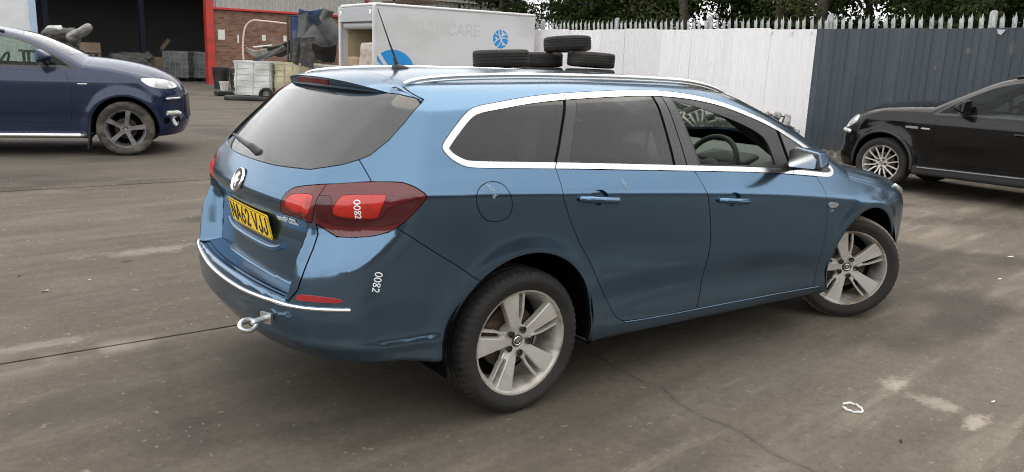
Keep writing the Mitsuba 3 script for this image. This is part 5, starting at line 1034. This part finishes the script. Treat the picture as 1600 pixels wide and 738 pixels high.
def q7_extra(B, P_, S_, sh):
    for s in (-1, 1):
        add(P_+'running_board', cat_([hullm([(.55, s*1.0, .285), (2.43, s*1.0, .285)], [.035, .035], 10), tube([(2.43, s*1.0, .285), (2.52, s*.94, .27), (2.55, s*.8, .27)], .03)]), 'satin_chrome', 50)
        add(P_+'mud_flap', boxm((2.545, s*.88, .30), (.015, .24, .42), ry=.12), 'black_plastic', False)
        add(P_+'roof_rail', tube(spline(B.project([(-.7, s*.66, 1.7), (.2, s*.70, 1.74), (1.1, s*.69, 1.74), (1.55, s*.66, 1.68)], .012)[0], 30), .018), 'black_plastic', 50)
        bp, bn = B.project([(3.56, s*.84, .80), (3.74, s*.55, .80)], .006); add(P_+'bumper_chrome_bar', hullm(bp, .016), 'satin_chrome', 50)
        bp, bn = B.project([(3.56, s*.86, .60), (3.66, s*.76, .60), (3.76, s*.55, .59)], .008); add(P_+'broken_bumper_edge', crumple(tube(bp, .03), .05, 9, 2), 'plastic_white', 50)
        bp, bn = B.project([(3.68, s*.72, .48)], -.01); e1 = np.cross([0, 0, 1], bn[0]); e1 /= np.linalg.norm(e1)
        add(P_+'fog_lamp', moved(lathe([(.0, .012), (.05, .010), (.065, .02), (.07, 0)], 24), mat4([e1, np.cross(bn[0], e1), bn[0]], bp[0])), 'lamp_clear', 40)
        bp, bn = B.project([(3.54, s*.88, .46), (3.72, s*.62, .46)], -.004); add(P_+'lower_grille', hullm(np.vstack([bp, bp+[0, 0, .06]]), .02), 'black_hole', 50)
    add(P_+'grille', B.project([(3.9, 0, .8)], 0) and hullm(B.project([(3.95, -.3, .92), (3.95, .3, .92), (3.97, -.26, .52), (3.97, .26, .52)], .0)[0], .02), 'black_plastic', 40)
W7 = wheel_shapes('grey5', .378, .275, .262, 'rubber_dirty')
a7 = -math.radians(19); fx, fy = .34, 8.85
c7, s7 = math.cos(a7), math.sin(a7); lx, ly = 3.0, -.93
XF[0] = mat4([(c7, s7, 0), (-s7, c7, 0), (0, 0, 1)], (fx-(c7*lx-s7*ly), fy-(s7*lx+c7*ly), 0))
off_roader('navy_off_roader', 'dark navy off roader parked at the left with muddy grey wheel and silver running board', q7, 'paint_navy', W7, 'grey5', None, q7_extra)
# --- black one on the right
x3 = dict(wb=2.795, x0=-1.15, x1=3.80, R=.36, Rw=.352, ra=.40, fl=.024, W=.925, zb=1.07, zc=.93, zbot=.26, xc=2.18, hc=.09, nose=.24, hz=.85,
          Yl=PC([0, .2, .30, .42, .60, .80, 1.0], [.80, .84, .885, .888, .895, .912, .915]), Yu=PC([0, .08, .30, .48, .8], [.872, .835, .735, .655, .5]),
          tl=pc([-1.15, -.8, -.3, .3, 2.5, 3.0, 3.3, 3.8], [.9, .94, .98, 1, 1, .985, .945, .84]), tu=pc([-1.15, -.6, .4, 1.5, 3.8], [.86, .93, 1, 1, .95]),
          Zr=pc([-1.15, -.9, -.4, .4, 1.1, 1.5, 1.85, 2.18, 2.8], [1.42, 1.57, 1.64, 1.675, 1.655, 1.57, 1.42, 1.25, .85]), Zh=pc([2.0, 2.2, 2.6, 3.0, 3.25, 3.45, 3.6, 3.8], [1.25, 1.23, 1.205, 1.165, 1.115, 1.04, .92, .6]),
          Xf=pc([.05, .28, .42, .60, .72, .85, .95, 1.1], [3.52, 3.60, 3.635, 3.60, 3.60, 3.555, 3.47, 3.2]), Xr=pc([.05, .4, .7, 1.1, 1.4, 1.8], [-.85, -.94, -.94, -.88, -.78, -.6]),
          dlo=Polygon(chaikin([(-.72, 1.20), (-.66, 1.10), (.3, 1.08), (1.9, 1.06), (2.16, 1.05), (2.21, 1.065), (1.90, 1.29), (1.55, 1.475), (1.22, 1.54), (.5, 1.565), (-.2, 1.53), (-.6, 1.42)], 2)), xb=.93, xa=1.86,
          ws=Polygon([(1.55, -.52), (2.20, -.68), (2.28, -.3), (2.30, 0), (2.28, .3), (2.20, .68), (1.55, .52), (1.48, 0)]), bonnet=Polygon([(2.32, -.70), (3.0, -.70), (3.36, -.58), (3.48, -.3), (3.50, 0), (3.48, .3), (3.36, .58), (3.0, .70), (2.32, .70)]), frame='black_gloss', mir=(1.78, .96, 1.17), mirpaint='paint_black', handles=[(1.08, .89), (.0, .90)], steer=.05, spin=.2, rhd=-1,
          panels=[('front_door', Polygon([(.95, 1.045), (.93, .8), (.95, .46), (2.08, .445), (2.14, .7), (2.14, .95), (2.10, 1.035)]), 'paint_black', 0), ('rear_door', Polygon([(.05, 1.06), (.10, .85), (.38, .62), (.45, .46), (.94, .46), (.92, .8), (.94, 1.045)]), 'paint_black', 0), ('head_lamp', Polygon(chaikin([(3.20, .985), (3.36, .965), (3.46, .90), (3.50, .80), (3.40, .785), (3.28, .83), (3.20, .90)], 2)), 'lamp_clear', .004),
                  ('lower_cladding', Polygon([(.42, .2), (.42, .40), (2.36, .385), (2.36, .2)]), 'black_plastic', 0), ('side_repeater', Polygon(chaikin([(2.34, .872), (2.36, .890), (2.50, .890), (2.52, .875), (2.5, .862), (2.36, .858)], 1)), 'lamp_clear', .005), ('wing_badge', sbox(2.20, .862, 2.31, .882), 'satin_chrome', .004)])
def x3_extra(B, P_, S_, sh):
    for s in (-1, 1):
        sp_, _ = B.project([(.5, s*-.9, .385), (1.2, s*-.9, .375), (2.3, s*-.9, .36)], .004); add(P_+'sill_strip', tube(sp_, .010), 'alloy_grey', 50)
        bp, bn = B.project([(3.30, s*.80, .74), (3.46, s*.66, .745), (3.54, s*.45, .75)], .002); add(P_+'bumper_top', hullm(bp, .03), 'lamp_bowl', 50)
        add(P_+'roof_rail', tube(spline(B.project([(-.6, s*.60, 1.6), (.2, s*.64, 1.66), (1.0, s*.63, 1.65), (1.4, s*.60, 1.58)], .014)[0], 30), .016), 'black_plastic', 50)
        for cx in (0, 2.795):
            ar = np.array([(cx+.418*math.cos(t), s*-.93, .37+.418*math.sin(t)) for t in np.linspace(-.1, math.pi+.1, 26)]); ar, _ = B.project(ar, .003, 8); add(P_+'arch_trim', tube(ar, .020, 8), 'black_plastic', 50)
    add(P_+'grille', hullm(B.project([(3.58, -.3, .84), (3.58, .3, .84), (3.6, -.28, .66), (3.6, .28, .66)], 0)[0], .02), 'black_plastic', 40)
WX = wheel_shapes('v7', .352, .245, .248)
aX = math.radians(93); cX, sX = math.cos(aX), math.sin(aX); lx, ly = 2.795, .87; fx, fy = 8.48, 2.20
XF[0] = mat4([(cX, sX, 0), (-sX, cX, 0), (0, 0, 1)], (fx-(cX*lx-sX*ly), fy-(sX*lx+cX*ly), 0))
off_roader('black_off_roader', 'black off roader with bright V spoke wheels parked along the dark sheeting', x3, 'paint_black', WX, 'v7', None, x3_extra)
XF[0] = None

# ================================================================ TREES
mat('leaf_dark', {'type': 'twosided', 'bsdf': {'type': 'diffuse', 'reflectance': mikit.proc(lambda p, n, uv: mx([.012, .020, .008], [.044, .060, .021], fb(p.x*.9, p.y*.9, p.z*.9, 3)))}})
mat('leaf_light', {'type': 'twosided', 'bsdf': {'type': 'diffuse', 'reflectance': mikit.proc(lambda p, n, uv: mx([.026, .040, .014], [.078, .092, .034], fb(p.x*.9, p.y*.9, p.z*.9, 3)))}})
prin('bark', dirty((.06, .05, .04), (.10, .085, .065), .6, 6), .9)
def leaves(c, n, sz, rs):
    d = rs.normal(size=(n, 3)); d /= np.linalg.norm(d, axis=1, keepdims=True); e = np.cross(d, rs.normal(size=(n, 3))); e /= np.linalg.norm(e, axis=1, keepdims=True); f = np.cross(d, e)
    s = sz*rs.uniform(.5, 1.3, (n, 1)); V = np.stack([c-e*s*.5, c+f*s*.26, c+e*s*.5, c-f*s*.26], 1).reshape(-1, 3); i = np.arange(n)*4
    return trimesh.Trimesh(V, np.vstack([np.stack([i, i+1, i+2], 1), np.stack([i, i+2, i+3], 1)]), process=False)
def tree(x, y, kind, h, r, seed, label, group=None, n=5200, lsz=.105):
    rs = np.random.default_rng(seed); k = thing('tree', label, 'tree', group); limbs = []; C = []
    zs = np.linspace(0, h*.97, 9); tr_ = np.stack([x+.12*np.cumsum(rs.normal(size=9))*.6, y+.12*np.cumsum(rs.normal(size=9))*.6, zs], 1); rad = .17*(1-zs/h)+.02
    add(k+'__trunk', tube(tr_, rad, 8), 'bark', 60)
    nb = 46 if kind != 'thin' else 30
    for b in range(nb):
        z = h*rs.uniform(.12 if kind == 'conifer' else .16, .97); base = np.array([np.interp(z, zs, tr_[:, i]) for i in range(3)]); a = rs.uniform(0, 6.283)
        env = r*((1-z/h)**.75+.12) if kind == 'conifer' else r*(.55+.45*math.sin(math.pi*min(1, z/h*.9+.1)))
        L = env*rs.uniform(.6, 1.1); tip = base+L*np.array([math.cos(a), math.sin(a), (-.15 if kind == 'conifer' else .45)*rs.uniform(.3, 1.2)])
        limbs.append(tube([base, (base+tip)/2+[0, 0, .08*L], tip], [.035, .02, .008], 5)); m = int(n/nb); t = rs.beta(1.7, 1.1, m)[:, None]
        C.append(base+(tip-base)*t+rs.normal(size=(m, 3))*(.10+.16*t*L/ max(r, .1)*1.4)*[1, 1, .8])
    add(k+'__limbs', cat_(limbs), 'bark', False, kind='stuff'); C = np.vstack(C)
    add(k+'__crown', leaves(C, len(C), lsz*(1.25 if kind == 'conifer' else 1.), rs), 'leaf_dark' if kind == 'conifer' else 'leaf_light', False, kind='stuff')
    return k
TR = [(21.5, 22.5, 'conifer', 9, 2.3, 'dark conifer rising right behind the front end of the lorry body'), (18.6, 17.2, 'conifer', 9.5, 2.4, 'broad dark conifer directly behind the two right tyres'), (16.4, 13.0, 'leafy', 8, 2.0, 'leafy tree with sky gaps behind the fence, right of the tyres'),
      (17.8, 10.6, 'conifer', 9, 2.5, 'wide dark conifer behind the middle of the white sheeting'), (15.2, 7.9, 'thin', 8, 1.7, 'thin airy tree with much sky showing, left of the dark sheeting'), (16.8, 6.0, 'conifer', 9, 1.9, 'dark tree behind the joint of white and dark sheets'),
      (15.2, 4.0, 'conifer', 8.5, 2.1, 'dense tree over the left half of the dark sheeting'), (15.6, 1.2, 'leafy', 8, 2.0, 'leafy pale tree above the black off roader, with sky gaps'), (15.0, -1.6, 'leafy', 8, 2.0, 'leafy tree at the far right behind the fence')]
for i, (x, y, kd, h, r, lb) in enumerate(TR): tree(x, y, kd, h, r, 40+i, lb, n=19000 if kd == 'conifer' else 11000)
for i in range(13):
    y = 27-2.9*i; tree(24.5+RNG.uniform(-1, 1.5), y, 'conifer' if i % 3 else 'leafy', 9+RNG.uniform(-.5, 1.5), 2.3, 80+i, 'dark tree in the second row far behind the fence', 'trees in the far row', n=9000, lsz=.17)

for i in range(12):
    tree(19.6+1.1*(i % 2)+RNG.uniform(-.3, .3), 26-2.5*i, 'conifer', 8.5+RNG.uniform(-.5, 1), 2.1, 160+i, 'dark conifer in the dense row some metres behind the fence', 'conifers in the dense row', n=11000, lsz=.14)
# ================================================================ what faces the car from behind the camera (seen in its paint)
SH = thing('yard_shed', 'long grey shed facing the yard from behind, seen mirrored in the car doors', 'building')
add(SH+'__wall', clad(-34, 34, 0, 4.6, -19.0), 'shed_wall' if prin('shed_wall', (.16, .16, .155), .7) else '', 20); add(SH+'__roof', boxm((0, -23, 4.75), (69, 9, .2), rx=-.05), 'hall_dark', False); add(SH+'__door', boxm((6, -18.93, 1.9), (5, .1, 3.8)), 'hall_dark', False)
for i, x in enumerate((-9.5, -4.8, 1.5, 5.6, 10.5)): tree(x, -16.2-.4*(i % 2), 'leafy', 5.6+1.1*((i*3) % 3), 2.0, 120+i, 'tree before the grey shed, seen only mirrored in the blue paint', 'mirrored trees', n=2600, lsz=.22)

# ================================================================ LITTER
prin('litter_white', (.62, .62, .60), .6)
lp = np.array([(1.36, -1.630, .005), (1.395, -1.637, .006), (1.412, -1.658, .005), (1.400, -1.692, .005), (1.362, -1.727, .006), (1.335, -1.718, .005), (1.318, -1.684, .006), (1.330, -1.650, .005)])
lp2 = spline(lp, 60, closed=True)[:56]; lp2[:, 2] += .002*np.sin(np.arange(56)*.9)
add('broken_ring', tube(lp2, .0042+.0022*np.abs(np.sin(np.arange(56)*.23)), 6), 'litter_white', 50, label='broken white plastic ring lying on the concrete at the right', cat='litter')
def bit(c, s, m, lb, rz=0.0, key='litter_scrap'):
    rs = np.random.default_rng(int(abs(c[0]*1000))+7); q = rs.uniform(-.5, .5, (9, 3))*np.array(s)*[1, 1, 1.0]; q[:, 2] += s[2]/2+.001; k_, n_ = math.cos(rz), math.sin(rz)
    q = np.stack([c[0]+q[:, 0]*k_-q[:, 1]*n_, c[1]+q[:, 0]*n_+q[:, 1]*k_, np.maximum(q[:, 2], .0005)], 1); add(key, trimesh.convex.convex_hull(q), m, False, label=lb, cat='litter')
bit((1.22, -1.99), (.035, .022, .016), 'ink_black', 'small black lump on the concrete below the white ring', .4)
bit((2.05, -2.02), (.04, .015, .008), 'litter_white', 'tiny pale chip beside the sandy stain', .2)
bit((5.67, -.64), (.14, .03, .01), 'litter_white', 'thin white strip of litter at the right edge, nearest the black car', -.5)
bit((4.7, -.95), (.07, .03, .01), 'litter_white', 'white scrap of litter right of the front wheel', .2)
bit((-.93, 2.72), (.11, .010, .008), 'ink_black', 'thin dark twig on the ground left of the car', -.1, 'twig')
bit((-1.62, 2.62), (.028, .02, .012), 'ink_black', 'small dark stone on the ground near the left edge', 0)
bit((-1.52, 2.18), (.06, .025, .01), 'ply_cream', 'pale yellow chip of litter on the ground left of the car', .4)
bit((-1.24, 2.32), (.03, .02, .01), 'litter_white', 'small pale chip beside the yellow one', -.4)
bit((3.2, -.6), (.035, .03, .02), 'ink_black', 'black pebble below the open front wheel arch', 0)
bit((3.6, 8.9), (.10, .06, .01), 'litter_white', 'white scrap on the dark ground before the bulk containers', .3)
